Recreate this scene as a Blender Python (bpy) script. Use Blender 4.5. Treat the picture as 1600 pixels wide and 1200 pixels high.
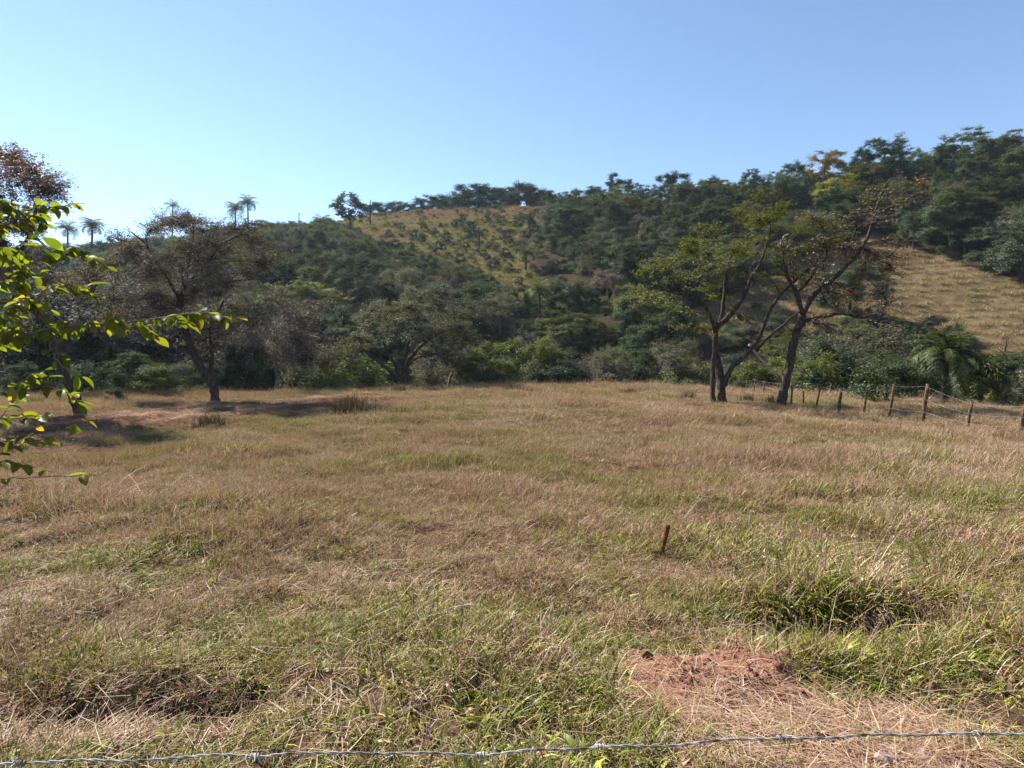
import bpy, math, random
import numpy as np
from mathutils import Vector, Euler

for o in list(bpy.data.objects):
    bpy.data.objects.remove(o, do_unlink=True)
scene = bpy.context.scene
COL = scene.collection
rad = math.radians

# ------------------------------------------------------------------ camera
CAM_H = 2.2            # eye height above the field
FPX = 953.0            # focal length in pixels of a 1600 px wide frame
HPX, CPX = 562.0, 800.0  # horizon row and centre column
cam_d = bpy.data.cameras.new('camera')
cam = bpy.data.objects.new('camera', cam_d)
COL.objects.link(cam)
cam.location = (0, 0, CAM_H)
cam.rotation_euler = (rad(90), 0, 0)
cam_d.sensor_width = 36.0
cam_d.lens = FPX / 1600.0 * 36.0
cam_d.shift_y = (HPX - 600.0) / 1600.0
cam_d.clip_start = 0.05
cam_d.clip_end = 5000
scene.camera = cam

# ------------------------------------------------------------------ sky and sun
SUN_AZ = rad(52)       # to the left of the view direction (+Y)
SUN_EL = rad(42)
world = bpy.data.worlds.new('World')
scene.world = world
world.use_nodes = True
wn = world.node_tree
wn.nodes.clear()
sky = wn.nodes.new('ShaderNodeTexSky')
sky.sky_type = 'NISHITA'
sky.sun_disc = False
sky.sun_elevation = SUN_EL
sky.sun_rotation = -SUN_AZ
sky.altitude = 600
sky.air_density = 1.0
sky.dust_density = 0.0
sky.ozone_density = 1.6
bg = wn.nodes.new('ShaderNodeBackground')
bg.inputs['Strength'].default_value = 0.070
wo = wn.nodes.new('ShaderNodeOutputWorld')
wn.links.new(sky.outputs[0], bg.inputs[0])
wn.links.new(bg.outputs[0], wo.inputs[0])

sun_d = bpy.data.lights.new('sun', 'SUN')
sun_d.energy = 5.0
sun_d.angle = rad(0.53)
sun_d.color = (1.0, 0.94, 0.85)
sun = bpy.data.objects.new('sun', sun_d)
COL.objects.link(sun)
sdir = Vector((-math.sin(SUN_AZ) * math.cos(SUN_EL), math.cos(SUN_AZ) * math.cos(SUN_EL), math.sin(SUN_EL)))
sun.rotation_euler = sdir.to_track_quat('Z', 'Y').to_euler()
sun.location = (-30, 20, 40)

scene.view_settings.view_transform = 'Standard'
scene.view_settings.look = 'None'
scene.view_settings.exposure = 1.62
scene.view_settings.gamma = 1.0
scene.view_settings.use_curve_mapping = False

cy = scene.cycles
cy.max_bounces = 5
cy.diffuse_bounces = 3
cy.glossy_bounces = 1
cy.transmission_bounces = 3
cy.volume_bounces = 0
cy.transparent_max_bounces = 4
cy.use_denoising = True
cy.denoiser = 'OPENIMAGEDENOISE'
cy.denoising_prefilter = 'NONE'
cy.denoising_input_passes = 'RGB_ALBEDO_NORMAL'
cy.caustics_reflective = False
cy.caustics_refractive = False
cy.sample_clamp_indirect = 4.0
scene.render.use_persistent_data = False

# ------------------------------------------------------------------ helpers
def smooth(a, b, x):
    t = np.clip((x - a) / (b - a), 0, 1)
    return t * t * (3 - 2 * t)

def _hash(ix, iy, s):
    h = (ix.astype(np.int64) * 374761393 + iy.astype(np.int64) * 668265263 + s * 974711) & 0xffffffff
    h = ((h ^ (h >> 13)) * 1274126177) & 0xffffffff
    return ((h ^ (h >> 16)) & 0xffff) / 65535.0

def vnoise(x, y, s=0):
    x = np.asarray(x, float); y = np.asarray(y, float)
    ix = np.floor(x); iy = np.floor(y)
    fx = x - ix; fy = y - iy
    fx = fx * fx * (3 - 2 * fx); fy = fy * fy * (3 - 2 * fy)
    a = _hash(ix, iy, s); b = _hash(ix + 1, iy, s); c = _hash(ix, iy + 1, s); d = _hash(ix + 1, iy + 1, s)
    return (a * (1 - fx) + b * fx) * (1 - fy) + (c * (1 - fx) + d * fx) * fy

def fbm(x, y, s=0, n=3):
    v = 0; a = 0.5; t = 0
    for k in range(n):
        v = v + a * vnoise(x * 2 ** k, y * 2 ** k, s + k * 17); t += a; a *= 0.5
    return v / t

def P(px, py, Y):
    """The world point that photo pixel (px, py) shows at depth Y."""
    return np.array(((px - CPX) / FPX * Y, Y, CAM_H + (HPX - py) / FPX * Y))

def make_mesh(name, V, quads=None, tris=None, mat=None, attrs=None, smooth_shade=False):
    V = np.asarray(V, np.float32).reshape(-1, 3)
    me = bpy.data.meshes.new(name)
    nq = 0 if quads is None else len(quads); nt = 0 if tris is None else len(tris)
    loops = []
    if nq: loops.append(np.asarray(quads, np.int32).ravel())
    if nt: loops.append(np.asarray(tris, np.int32).ravel())
    loops = np.concatenate(loops)
    me.vertices.add(len(V)); me.vertices.foreach_set('co', V.ravel())
    me.loops.add(len(loops)); me.loops.foreach_set('vertex_index', loops)
    tot = np.concatenate([np.full(nq, 4, np.int32), np.full(nt, 3, np.int32)])
    st = np.concatenate([[0], np.cumsum(tot)[:-1]]).astype(np.int32)
    me.polygons.add(nq + nt)
    me.polygons.foreach_set('loop_start', st)
    if smooth_shade:
        me.polygons.foreach_set('use_smooth', np.ones(nq + nt, bool))
    for k, (dom, a) in (attrs or {}).items():
        at = me.attributes.new(k, 'FLOAT', dom)
        at.data.foreach_set('value', np.asarray(a, np.float32))
    me.update(calc_edges=True)
    if mat is not None: me.materials.append(mat)
    return me

def ob(name, me, parent=None, link=True):
    o = bpy.data.objects.new(name, me)
    if link: COL.objects.link(o)
    if parent is not None: o.parent = parent
    return o

def empty(name, loc, rotz=0.0):
    o = bpy.data.objects.new(name, None)
    o.empty_display_size = 0.3
    COL.objects.link(o)
    o.location = loc; o.rotation_euler = (0, 0, rotz)
    return o

def tag(o, label=None, cat=None, group=None, kind=None):
    if label: o['label'] = label
    if cat: o['category'] = cat
    if group: o['group'] = group
    if kind: o['kind'] = kind
    return o

class Geo:
    """Collects tubes and sheets of one mesh."""
    def __init__(s): s.V = []; s.Q = []; s.T = []; s.n = 0
    def add(s, V, Q=None, T=None):
        s.V.append(np.asarray(V, float))
        if Q is not None and len(Q): s.Q.append(np.asarray(Q) + s.n)
        if T is not None and len(T): s.T.append(np.asarray(T) + s.n)
        s.n += len(V)
    def tube(s, pts, radii, n=6, cap=True, rough=0.0, rng=None):
        pts = np.asarray(pts, float); m = len(pts)
        radii = np.broadcast_to(np.asarray(radii, float), (m,))
        tan = np.gradient(pts, axis=0)
        tan /= np.linalg.norm(tan, axis=1)[:, None] + 1e-9
        ref = np.array((0.31, 0.95, 0.05)) if abs(tan[0][1]) < 0.8 else np.array((1., 0.1, 0.05))
        a = np.cross(tan, ref); a /= np.linalg.norm(a, axis=1)[:, None] + 1e-9
        b = np.cross(tan, a)
        th = np.arange(n) * 2 * math.pi / n
        r = radii[:, None] * np.ones((m, n))
        if rough and rng is not None: r = r * (1 + rough * rng.standard_normal((m, n)))
        ring = pts[:, None, :] + r[..., None] * (np.cos(th)[None, :, None] * a[:, None, :] + np.sin(th)[None, :, None] * b[:, None, :])
        V = ring.reshape(-1, 3)
        i = np.arange(m - 1)[:, None] * n; j = np.arange(n)[None, :]; k = (j + 1) % n
        Q = np.stack([i + j, i + k, i + n + k, i + n + j], -1).reshape(-1, 4)
        T = None
        if cap:
            c = len(V); V = np.vstack([V, pts[-1], pts[0]])
            jj = np.arange(n); kk = (jj + 1) % n
            T = np.vstack([np.stack([(m - 1) * n + jj, (m - 1) * n + kk, np.full(n, c)], -1),
                           np.stack([kk, jj, np.full(n, c + 1)], -1)])
        s.add(V, Q, T)
    def mesh(s, name, mat, attrs=None, smooth_shade=True):
        return make_mesh(name, np.vstack(s.V), np.vstack(s.Q) if s.Q else None, np.vstack(s.T) if s.T else None, mat, attrs, smooth_shade)

def bez(p0, p1, p2, n):
    t = np.linspace(0, 1, n)[:, None]
    return (1 - t) ** 2 * p0 + 2 * t * (1 - t) * p1 + t * t * p2

def refine(pts, k=4, jit=0.0, rng=None):
    """Catmull-Rom through pts."""
    pts = np.asarray(pts, float)
    e = np.vstack([2 * pts[0] - pts[1], pts, 2 * pts[-1] - pts[-2]])
    out = []
    for i in range(1, len(e) - 2):
        for t in np.linspace(0, 1, k, endpoint=False):
            a, b, c, d = e[i - 1], e[i], e[i + 1], e[i + 2]
            out.append(0.5 * (2 * b + (c - a) * t + (2 * a - 5 * b + 4 * c - d) * t * t + (3 * b - a - 3 * c + d) * t ** 3))
    out.append(pts[-1]); out = np.array(out)
    if jit and rng is not None: out[1:-1] += jit * rng.standard_normal(out[1:-1].shape)
    return out

# ------------------------------------------------------------------ materials
def new_mat(name):
    m = bpy.data.materials.new(name); m.use_nodes = True
    m.node_tree.nodes.clear()
    return m, m.node_tree

def N(nt, typ, **kw):
    n = nt.nodes.new(typ)
    for k, v in kw.items(): setattr(n, k, v)
    return n

def L(nt, a, b): nt.links.new(a, b)

def math_node(nt, op, a, b=None, clamp=False):
    n = N(nt, 'ShaderNodeMath', operation=op, use_clamp=clamp)
    for i, v in enumerate((a, b)):
        if v is None: continue
        if isinstance(v, (int, float)): n.inputs[i].default_value = v
        else: L(nt, v, n.inputs[i])
    return n.outputs[0]

def ramp(nt, fac, stops):
    r = N(nt, 'ShaderNodeValToRGB')
    e = r.color_ramp.elements
    while len(e) < len(stops): e.new(0.5)
    for i, (p, c) in enumerate(stops):
        e[i].position = p; e[i].color = (*c, 1)
    L(nt, fac, r.inputs[0])
    return r.outputs[0]

def mixc(nt, fac, a, b, mode='MIX'):
    n = N(nt, 'ShaderNodeMix', data_type='RGBA', blend_type=mode)
    for sock, v in ((n.inputs[0], fac), (n.inputs[6], a), (n.inputs[7], b)):
        if isinstance(v, (int, float)): sock.default_value = v
        elif isinstance(v, tuple): sock.default_value = (*v, 1)
        else: L(nt, v, sock)
    return n.outputs[2]

def attr(nt, name, typ='GEOMETRY'):
    return N(nt, 'ShaderNodeAttribute', attribute_name=name, attribute_type=typ).outputs['Fac']

def leaf_shader(nt, col, trans_gain=(1.3, 1.4, 0.7), trans=0.28, gloss=0.02, rough=0.5):
    d = N(nt, 'ShaderNodeBsdfDiffuse'); L(nt, col, d.inputs[0])
    t = N(nt, 'ShaderNodeBsdfTranslucent'); L(nt, mixc(nt, 1.0, col, trans_gain, 'MULTIPLY'), t.inputs[0])
    m = N(nt, 'ShaderNodeMixShader'); m.inputs[0].default_value = trans
    L(nt, d.outputs[0], m.inputs[1]); L(nt, t.outputs[0], m.inputs[2])
    g = N(nt, 'ShaderNodeBsdfGlossy'); g.inputs['Roughness'].default_value = rough
    g.inputs[0].default_value = (0.9, 0.95, 1, 1)
    m2 = N(nt, 'ShaderNodeMixShader'); m2.inputs[0].default_value = gloss
    L(nt, m.outputs[0], m2.inputs[1]); L(nt, g.outputs[0], m2.inputs[2])
    o = N(nt, 'ShaderNodeOutputMaterial'); L(nt, m2.outputs[0], o.inputs[0])

def leaf_mat(name, dark, light, alt=None, alt_at=0.93, **kw):
    """Leaves: each leaf has its own shade; the object's colour tints the whole crown."""
    m, nt = new_mat(name)
    r = attr(nt, 'rnd')
    stops = [(0.0, dark), (0.75, light)]
    if alt: stops += [(alt_at - 0.02, light), (alt_at, alt)]
    c = ramp(nt, r, stops)
    oi = N(nt, 'ShaderNodeObjectInfo')
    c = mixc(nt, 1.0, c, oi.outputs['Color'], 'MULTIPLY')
    leaf_shader(nt, c, **kw)
    return m

def bark_mat(name, c1, c2, scale=6.0):
    m, nt = new_mat(name)
    tc = N(nt, 'ShaderNodeTexCoord')
    mp = N(nt, 'ShaderNodeMapping'); mp.inputs['Scale'].default_value = (scale, scale, scale * 0.35)
    L(nt, tc.outputs['Object'], mp.inputs[0])
    nz = N(nt, 'ShaderNodeTexNoise'); nz.inputs['Scale'].default_value = 2.0; nz.inputs['Detail'].default_value = 6
    L(nt, mp.outputs[0], nz.inputs['Vector'])
    c = ramp(nt, nz.outputs['Fac'], [(0.35, c1), (0.7, c2)])
    bp = N(nt, 'ShaderNodeBump'); bp.inputs['Strength'].default_value = 0.8; bp.inputs['Distance'].default_value = 0.04
    L(nt, nz.outputs['Fac'], bp.inputs['Height'])
    d = N(nt, 'ShaderNodeBsdfDiffuse'); L(nt, c, d.inputs[0]); L(nt, bp.outputs[0], d.inputs['Normal'])
    o = N(nt, 'ShaderNodeOutputMaterial'); L(nt, d.outputs[0], o.inputs[0])
    return m

M = {}
M['leaf_dark'] = leaf_mat('dark_leaf', (0.019, 0.033, 0.018), (0.066, 0.090, 0.044), (0.11, 0.115, 0.06), 0.95, gloss=0.012, rough=0.55)
M['leaf_olive'] = leaf_mat('olive_leaf', (0.038, 0.050, 0.018), (0.120, 0.132, 0.044), (0.19, 0.16, 0.07), 0.92, gloss=0.012, rough=0.55)
M['leaf_grey'] = leaf_mat('grey_leaf', (0.050, 0.050, 0.030), (0.120, 0.120, 0.080), (0.22, 0.17, 0.11), 0.85, gloss=0.012, rough=0.55)
M['leaf_brown'] = leaf_mat('brown_leaf', (0.050, 0.043, 0.042), (0.118, 0.102, 0.098), (0.25, 0.21, 0.18), 0.85, gloss=0.012, rough=0.55)
M['leaf_yellow'] = leaf_mat('yellow_leaf', (0.12, 0.11, 0.02), (0.26, 0.22, 0.05), None, gloss=0.04)
M['leaf_red'] = leaf_mat('red_leaf', (0.095, 0.044, 0.050), (0.190, 0.100, 0.105), (0.10, 0.10, 0.04), 0.85, gloss=0.07)
M['leaf_sapling'] = leaf_mat('sapling_leaf', (0.058, 0.082, 0.010), (0.130, 0.150, 0.020), (0.24, 0.20, 0.03), 0.9, trans=0.6, gloss=0.012, rough=0.4, trans_gain=(1.45, 1.5, 0.5))
M['leaf_palm'] = leaf_mat('palm_leaf', (0.030, 0.042, 0.012), (0.100, 0.115, 0.040), (0.20, 0.16, 0.08), 0.9, gloss=0.015, rough=0.5)
M['bark'] = bark_mat('bark', (0.026, 0.020, 0.017), (0.085, 0.068, 0.057))
M['bark_pale'] = bark_mat('pale_bark', (0.22, 0.19, 0.16), (0.40, 0.37, 0.33))
M['bark_twig'] = bark_mat('twig_bark', (0.10, 0.085, 0.07), (0.24, 0.21, 0.18), 3)
M['post'] = bark_mat('weathered_post', (0.060, 0.033, 0.021), (0.165, 0.105, 0.070), 14)
M['stake'] = bark_mat('stake_wood', (0.055, 0.026, 0.014), (0.14, 0.062, 0.032), 20)
M['stone'] = bark_mat('stone', (0.20, 0.135, 0.125), (0.36, 0.27, 0.25), 12)

def metal_mat():
    m, nt = new_mat('galvanised_wire')
    b = N(nt, 'ShaderNodeBsdfPrincipled')
    geo = N(nt, 'ShaderNodeNewGeometry'); nz = N(nt, 'ShaderNodeTexNoise'); nz.inputs['Scale'].default_value = 60; nz.inputs['Detail'].default_value = 6
    L(nt, geo.outputs['Position'], nz.inputs['Vector'])
    L(nt, ramp(nt, nz.outputs['Fac'], [(.36, (.10, .07, .05)), (.48, (.23, .215, .20)), (.62, (.37, .36, .35))]), b.inputs['Base Color'])
    b.inputs['Metallic'].default_value = 0.0; b.inputs['Roughness'].default_value = 0.8; b.inputs['Specular IOR Level'].default_value = 0.2
    o = N(nt, 'ShaderNodeOutputMaterial'); L(nt, b.outputs[0], o.inputs[0])
    return m
M['wire'] = metal_mat()

def grass_mat(name, straw, green):
    """Blades: attribute rnd picks the shade, gr against the tuft's own greenness picks dry or green."""
    m, nt = new_mat(name)
    r = attr(nt, 'rnd'); gr = attr(nt, 'gr')
    g = attr(nt, 'green', 'INSTANCER'); sh = attr(nt, 'hue', 'INSTANCER')
    r2 = math_node(nt, 'ADD', math_node(nt, 'MULTIPLY', r, 0.70), math_node(nt, 'MULTIPLY', sh, 0.30))
    dry = ramp(nt, r2, straw)
    grn = ramp(nt, r, green)
    c = mixc(nt, math_node(nt, 'LESS_THAN', gr, g), dry, grn)
    leaf_shader(nt, c, trans_gain=(1.15, 1.06, 0.85), trans=0.22, gloss=0.015, rough=0.5)
    return m
STRAW = [(0.0, (0.055, 0.028, 0.017)), (0.18, (0.185, 0.086, 0.050)), (0.36, (0.310, 0.200, 0.122)), (0.5, (0.350, 0.230, 0.105)), (0.62, (0.225, 0.125, 0.088)), (0.8, (0.43, 0.32, 0.235)), (1.0, (0.60, 0.50, 0.39))]
GREEN = [(0.0, (0.050, 0.072, 0.009)), (0.5, (0.150, 0.178, 0.020)), (0.85, (0.260, 0.265, 0.038)), (1.0, (0.36, 0.33, 0.07))]
M['grass'] = grass_mat('field_grass', STRAW, GREEN)
M['pasture'] = grass_mat('pasture_grass', [(0.0, (0.13, 0.068, 0.045)), (0.5, (0.215, 0.150, 0.078)), (1.0, (0.35, 0.27, 0.145))],
                         [(0.0, (0.10, 0.105, 0.022)), (1.0, (0.30, 0.28, 0.075))])

# ------------------------------------------------------------------ terrain
RX = np.array([-420, -220, -157, -120, -90, -60, -44, -20, 0, 15, 32, 50, 68, 90, 104, 118, 160, 420.])
RZ = np.array([22, 29, 34.0, 35.5, 37.5, 43.5, 47.5, 49.0, 48.6, 47.0, 46.0, 45.0, 45.5, 49.0, 50.0, 50.0, 50.0, 46.])
RD = np.array([215, 212, 205, 200, 195, 192, 190, 188, 184, 175, 165, 155, 148, 142, 140, 140, 140, 150.])
EX = np.array([-120, -30, -16, -9, -2, 8, 16, 19, 24, 60.])
EY = np.array([34, 35, 37, 43, 48.5, 48, 45, 38, 34, 33.])

def sm_interp(x, xs, ys):
    w = 6.0
    return (np.interp(x - w, xs, ys) + 2 * np.interp(x, xs, ys) + np.interp(x + w, xs, ys)) / 4

SOIL_STRIP = [P(30, 690, 16.5), P(140, 668, 19.8), P(320, 650, 23.8), P(430, 638, 27.6), P(545, 627, 32.5)]
def seg_dist(x, y, pts):
    d = np.full(np.shape(x), 1e9)
    for a, b in zip(pts[:-1], pts[1:]):
        ax, ay, bx, by = a[0], a[1], b[0], b[1]
        t = np.clip(((x - ax) * (bx - ax) + (y - ay) * (by - ay)) / ((bx - ax) ** 2 + (by - ay) ** 2), 0, 1)
        d = np.minimum(d, np.hypot(x - ax - t * (bx - ax), y - ay - t * (by - ay)))
    return d
def strip_mask(x, y):
    return smooth(2.9, 1.4, seg_dist(x, y, SOIL_STRIP) + 2.2 * (fbm(x * .6, y * .6, 71) - .5))
def mound_mask(x, y):
    # bare reddish heap beside the wire
    a = ((x - 1.33) / 0.66) ** 2 + ((y - 4.15) / 0.66) ** 2
    b = ((x - 1.85) / 1.0) ** 2 + ((y - 3.55) / 0.56) ** 2
    b = np.minimum(b, ((x - 2.2) / .8) ** 2 + ((y - 3.1) / .45) ** 2)
    d = np.minimum(a, b) + 1.6 * (fbm(x * 2.3, y * 2.3, 61) - .5) + 1.1 * (fbm(x * 8, y * 8, 62) - .5)
    return smooth(1.25, 0.45, d)
def hollow(x, y):
    d = 0.46 * np.exp(-(((x - 2.85) / 0.70) ** 2 + ((y - 5.12) / 0.26) ** 2))
    d = d + 0.26 * np.exp(-(((x + 2.75) / 0.7) ** 2 + ((y - 3.85) / 0.25) ** 2)) + .2 * np.exp(-(((x + 1.75) / 0.3) ** 2 + ((y - 3.95) / 0.2) ** 2))  # leftmost dip added and deepened to stand in for shade in the lower-left corner
    d = d + 0.14 * np.exp(-(((x + 5.6) / 1.0) ** 2 + ((y - 9.6) / 0.3) ** 2))
    return d

def terrain(x, y):
    x = np.asarray(x, float); y = np.asarray(y, float)
    near = smooth(60, 25, np.hypot(x, y - 15))
    f = 0.30 * (fbm(x * .12, y * .12, 3) - .5) + near * (0.26 * (fbm(x * .75, y * .75, 5, 4) - .5) + 0.16 * (fbm(x * 2.3, y * 2.3, 8) - .5))
    mm = mound_mask(x, y)
    f = f + mm * (0.07 + .05 * (fbm(x * 7, y * 7, 63, 4) - .5)) + 0.05 - hollow(x, y)
    f = f + strip_mask(x, y) * (0.16 * np.sin(seg_dist(x, y, SOIL_STRIP) * 3.0 + 4 * fbm(x * .5, y * .5, 9)) + 0.10)
    f = f - smooth(17, 36, x) * 1.3 * smooth(8, 30, y)
    ye = sm_interp(x, EX, EY)
    zv = -6.5
    f = f + (zv - 0.0) * smooth(ye, ye + 17, y)
    yr = sm_interp(x, RX, RD); zr = sm_interp(x, RX, RZ)
    y0 = ye + 15
    t = (y - y0) / (yr - y0)
    tt = np.clip(t, 0, None)
    up = np.where(tt < 1, tt ** 1.05, 1.0)
    # round the crest off, then let the land fall gently behind
    k = smooth(0.86, 1.0, tt) * smooth(1.25, 1.0, tt)
    hill = (zr - zv) * (up - 0.012 * k) - smooth(1.0, 2.6, tt) * 16
    rough = smooth(0.05, 0.3, tt) * (3.2 * (fbm(x * .035, y * .035, 21) - .5) + 1.1 * (fbm(x * .13, y * .13, 22) - .5))
    return f + hill + rough

def px_of(x, y, z):
    return CPX + FPX * x / y, HPX - FPX * (z - CAM_H) / y

def in_poly(px, py, poly):
    px = np.asarray(px); py = np.asarray(py)
    c = np.zeros(px.shape, bool)
    n = len(poly)
    for i in range(n):
        x1, y1 = poly[i]; x2, y2 = poly[(i + 1) % n]
        cond = ((y1 > py) != (y2 > py)) & (px < (x2 - x1) * (py - y1) / (y2 - y1 + 1e-9) + x1)
        c ^= cond
    return c

def ray_ground(px, py, y_from=60.0, y_to=230.0):
    """Where the line of sight through a photo pixel first meets the hillside."""
    ys = np.linspace(y_from, y_to, 900)
    xs = (px - CPX) / FPX * ys; zs = CAM_H + (HPX - py) / FPX * ys
    h = terrain(xs, ys)
    i = np.argmax(h > zs)
    if not (h > zs).any(): i = len(ys) - 1
    return xs[i], ys[i]

# open grassland on the far side, as ground outlines
PASTURE = [ray_ground(px, py) for px, py in ((470, 352), (600, 340), (845, 332), (850, 350), (800, 372), (800, 402), (860, 440), (845, 472), (770, 470), (735, 430), (660, 418), (585, 398), (560, 372))]
PASTURE += []
PAST_POLY = [PASTURE[0], *PASTURE[3:]]
_top = [(-66, 196), (-40, 199), (-10, 197), (12, 187)]
PAST_POLY = _top + [ray_ground(px, py) for px, py in ((845, 345), (805, 372), (812, 408), (862, 442), (850, 474), (775, 466), (735, 432), (660, 420), (585, 402), (555, 372), (470, 356))]
SPUR_POLY = [ray_ground(px, py) for px, py in ((1335, 366), (1385, 376), (1430, 398), (1500, 415), (1560, 438), (1640, 452), (1760, 480), (1760, 600), (1640, 560), (1560, 556), (1500, 540), (1440, 520), (1380, 500), (1300, 498), (1230, 520), (1090, 538), (1068, 505), (1110, 478), (1200, 440), (1290, 392))]

def wob(x, y, a, s):
    return a * (fbm(x * .12, y * .12, s) - .5), a * (fbm(x * .12, y * .12, s + 5) - .5)
def open_mask(x, y):
    dx, dy = wob(x, y, 7, 41)
    return in_poly(x + dx, y + dy, PAST_POLY), in_poly(x + dx * .6, y + dy * .6, SPUR_POLY)

# one sheet, finer where the camera stands
def axis(stops):
    out = []
    for (a, b, st) in stops: out.append(np.arange(a, b, st))
    out.append([stops[-1][1]])
    return np.concatenate(out)
gx = axis([(-560, -200, 20), (-200, -60, 2.6), (-60, -18, 0.9), (-18, -7, 0.3), (-7, 0, 0.13), (0, 4, .05), (4, 7, .13), (7, 18, 0.3), (18, 60, 0.9), (60, 150, 2.2), (150, 560, 20)])
gy = axis([(-120, -10, 10), (-10, 1.5, 0.6), (1.5, 2.4, .12), (2.4, 5.4, .05), (5.4, 9, 0.12), (9, 22, 0.26), (22, 50, 0.6), (50, 220, 1.6), (220, 640, 20)])
GX, GY = np.meshgrid(gx, gy)
GZ = terrain(GX, GY)
pm, sm_ = open_mask(GX, GY)
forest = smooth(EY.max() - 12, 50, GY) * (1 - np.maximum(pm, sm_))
soil = np.maximum(.62 * strip_mask(GX, GY), mound_mask(GX, GY))
nx, ny = len(gx), len(gy)
ii = np.arange(ny - 1)[:, None] * nx + np.arange(nx - 1)[None, :]
Q = np.stack([ii, ii + 1, ii + nx + 1, ii + nx], -1).reshape(-1, 4)

def ground_mat():
    m, nt = new_mat('earth')
    so = attr(nt, 'soil'); fo = attr(nt, 'forest'); pa = attr(nt, 'open')
    geo = N(nt, 'ShaderNodeNewGeometry')
    def noise(scale, det=5):
        n = N(nt, 'ShaderNodeTexNoise'); n.inputs['Scale'].default_value = scale; n.inputs['Detail'].default_value = det
        L(nt, geo.outputs['Position'], n.inputs['Vector']); return n.outputs['Fac']
    n1, n2, n3 = noise(0.7), noise(9.0, 8), noise(45.0, 4)
    base = ramp(nt, n2, [(0.3, (0.035, 0.022, 0.013)), (0.55, (0.085, 0.055, 0.032)), (0.75, (0.16, 0.11, 0.065))])
    red = ramp(nt, n2, [(0.3, (0.105, 0.046, 0.032)), (0.55, (0.190, 0.094, 0.068)), (0.75, (0.28, 0.162, 0.122))])
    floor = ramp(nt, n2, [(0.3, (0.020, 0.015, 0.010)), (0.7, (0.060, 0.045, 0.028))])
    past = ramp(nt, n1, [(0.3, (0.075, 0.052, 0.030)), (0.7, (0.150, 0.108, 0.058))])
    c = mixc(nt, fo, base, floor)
    c = mixc(nt, pa, c, past)
    c = mixc(nt, so, c, red)
    bp = N(nt, 'ShaderNodeBump'); bp.inputs['Strength'].default_value = 0.7; bp.inputs['Distance'].default_value = 0.03
    L(nt, math_node(nt, 'ADD', n2, n3), bp.inputs['Height'])
    d = N(nt, 'ShaderNodeBsdfDiffuse'); L(nt, c, d.inputs[0]); L(nt, bp.outputs[0], d.inputs['Normal'])
    o = N(nt, 'ShaderNodeOutputMaterial'); L(nt, d.outputs[0], o.inputs[0])
    return m
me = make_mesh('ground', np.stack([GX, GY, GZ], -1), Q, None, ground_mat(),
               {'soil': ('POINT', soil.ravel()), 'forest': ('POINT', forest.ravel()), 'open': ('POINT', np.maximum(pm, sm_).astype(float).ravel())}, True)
ground = tag(ob('ground', me), 'gently uneven field falling to a valley and rising to a hill', kind='structure')

# ------------------------------------------------------------------ scattering (for what nobody could count)
def scatter(name, protos, pos, rot, scale, idx, floats, label):
    pc = bpy.data.collections.new(name + '_pieces')
    for o in protos: pc.objects.link(o)
    me = bpy.data.meshes.new(name)
    n = len(pos)
    me.vertices.add(n); me.vertices.foreach_set('co', np.asarray(pos, np.float32).ravel())
    a = me.attributes.new('rot', 'FLOAT_VECTOR', 'POINT'); a.data.foreach_set('vector', np.asarray(rot, np.float32).ravel())
    a = me.attributes.new('siz', 'FLOAT_VECTOR', 'POINT'); a.data.foreach_set('vector', np.asarray(scale, np.float32).ravel())
    a = me.attributes.new('idx', 'INT', 'POINT'); a.data.foreach_set('value', np.asarray(idx, np.int32))
    for k, v in floats.items():
        a = me.attributes.new(k, 'FLOAT', 'POINT'); a.data.foreach_set('value', np.asarray(v, np.float32))
    o = ob(name, me)
    g = bpy.data.node_groups.new(name, 'GeometryNodeTree')
    g.interface.new_socket('Geometry', in_out='INPUT', socket_type='NodeSocketGeometry')
    g.interface.new_socket('Geometry', in_out='OUTPUT', socket_type='NodeSocketGeometry')
    gi = g.nodes.new('NodeGroupInput'); go = g.nodes.new('NodeGroupOutput')
    ci = g.nodes.new('GeometryNodeCollectionInfo'); ci.inputs['Collection'].default_value = pc
    ci.inputs['Separate Children'].default_value = True; ci.inputs['Reset Children'].default_value = True
    ip = g.nodes.new('GeometryNodeInstanceOnPoints'); ip.inputs['Pick Instance'].default_value = True
    def na(nm, t):
        x = g.nodes.new('GeometryNodeInputNamedAttribute'); x.data_type = t; x.inputs['Name'].default_value = nm
        return x.outputs['Attribute']
    g.links.new(gi.outputs[0], ip.inputs['Points'])
    g.links.new(ci.outputs[0], ip.inputs['Instance'])
    g.links.new(na('idx', 'INT'), ip.inputs['Instance Index'])
    g.links.new(na('rot', 'FLOAT_VECTOR'), ip.inputs['Rotation'])
    g.links.new(na('siz', 'FLOAT_VECTOR'), ip.inputs['Scale'])
    g.links.new(ip.outputs[0], go.inputs[0])
    md = o.modifiers.new('scatter', 'NODES'); md.node_group = g
    tag(o, label, kind='stuff')
    return o

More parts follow.
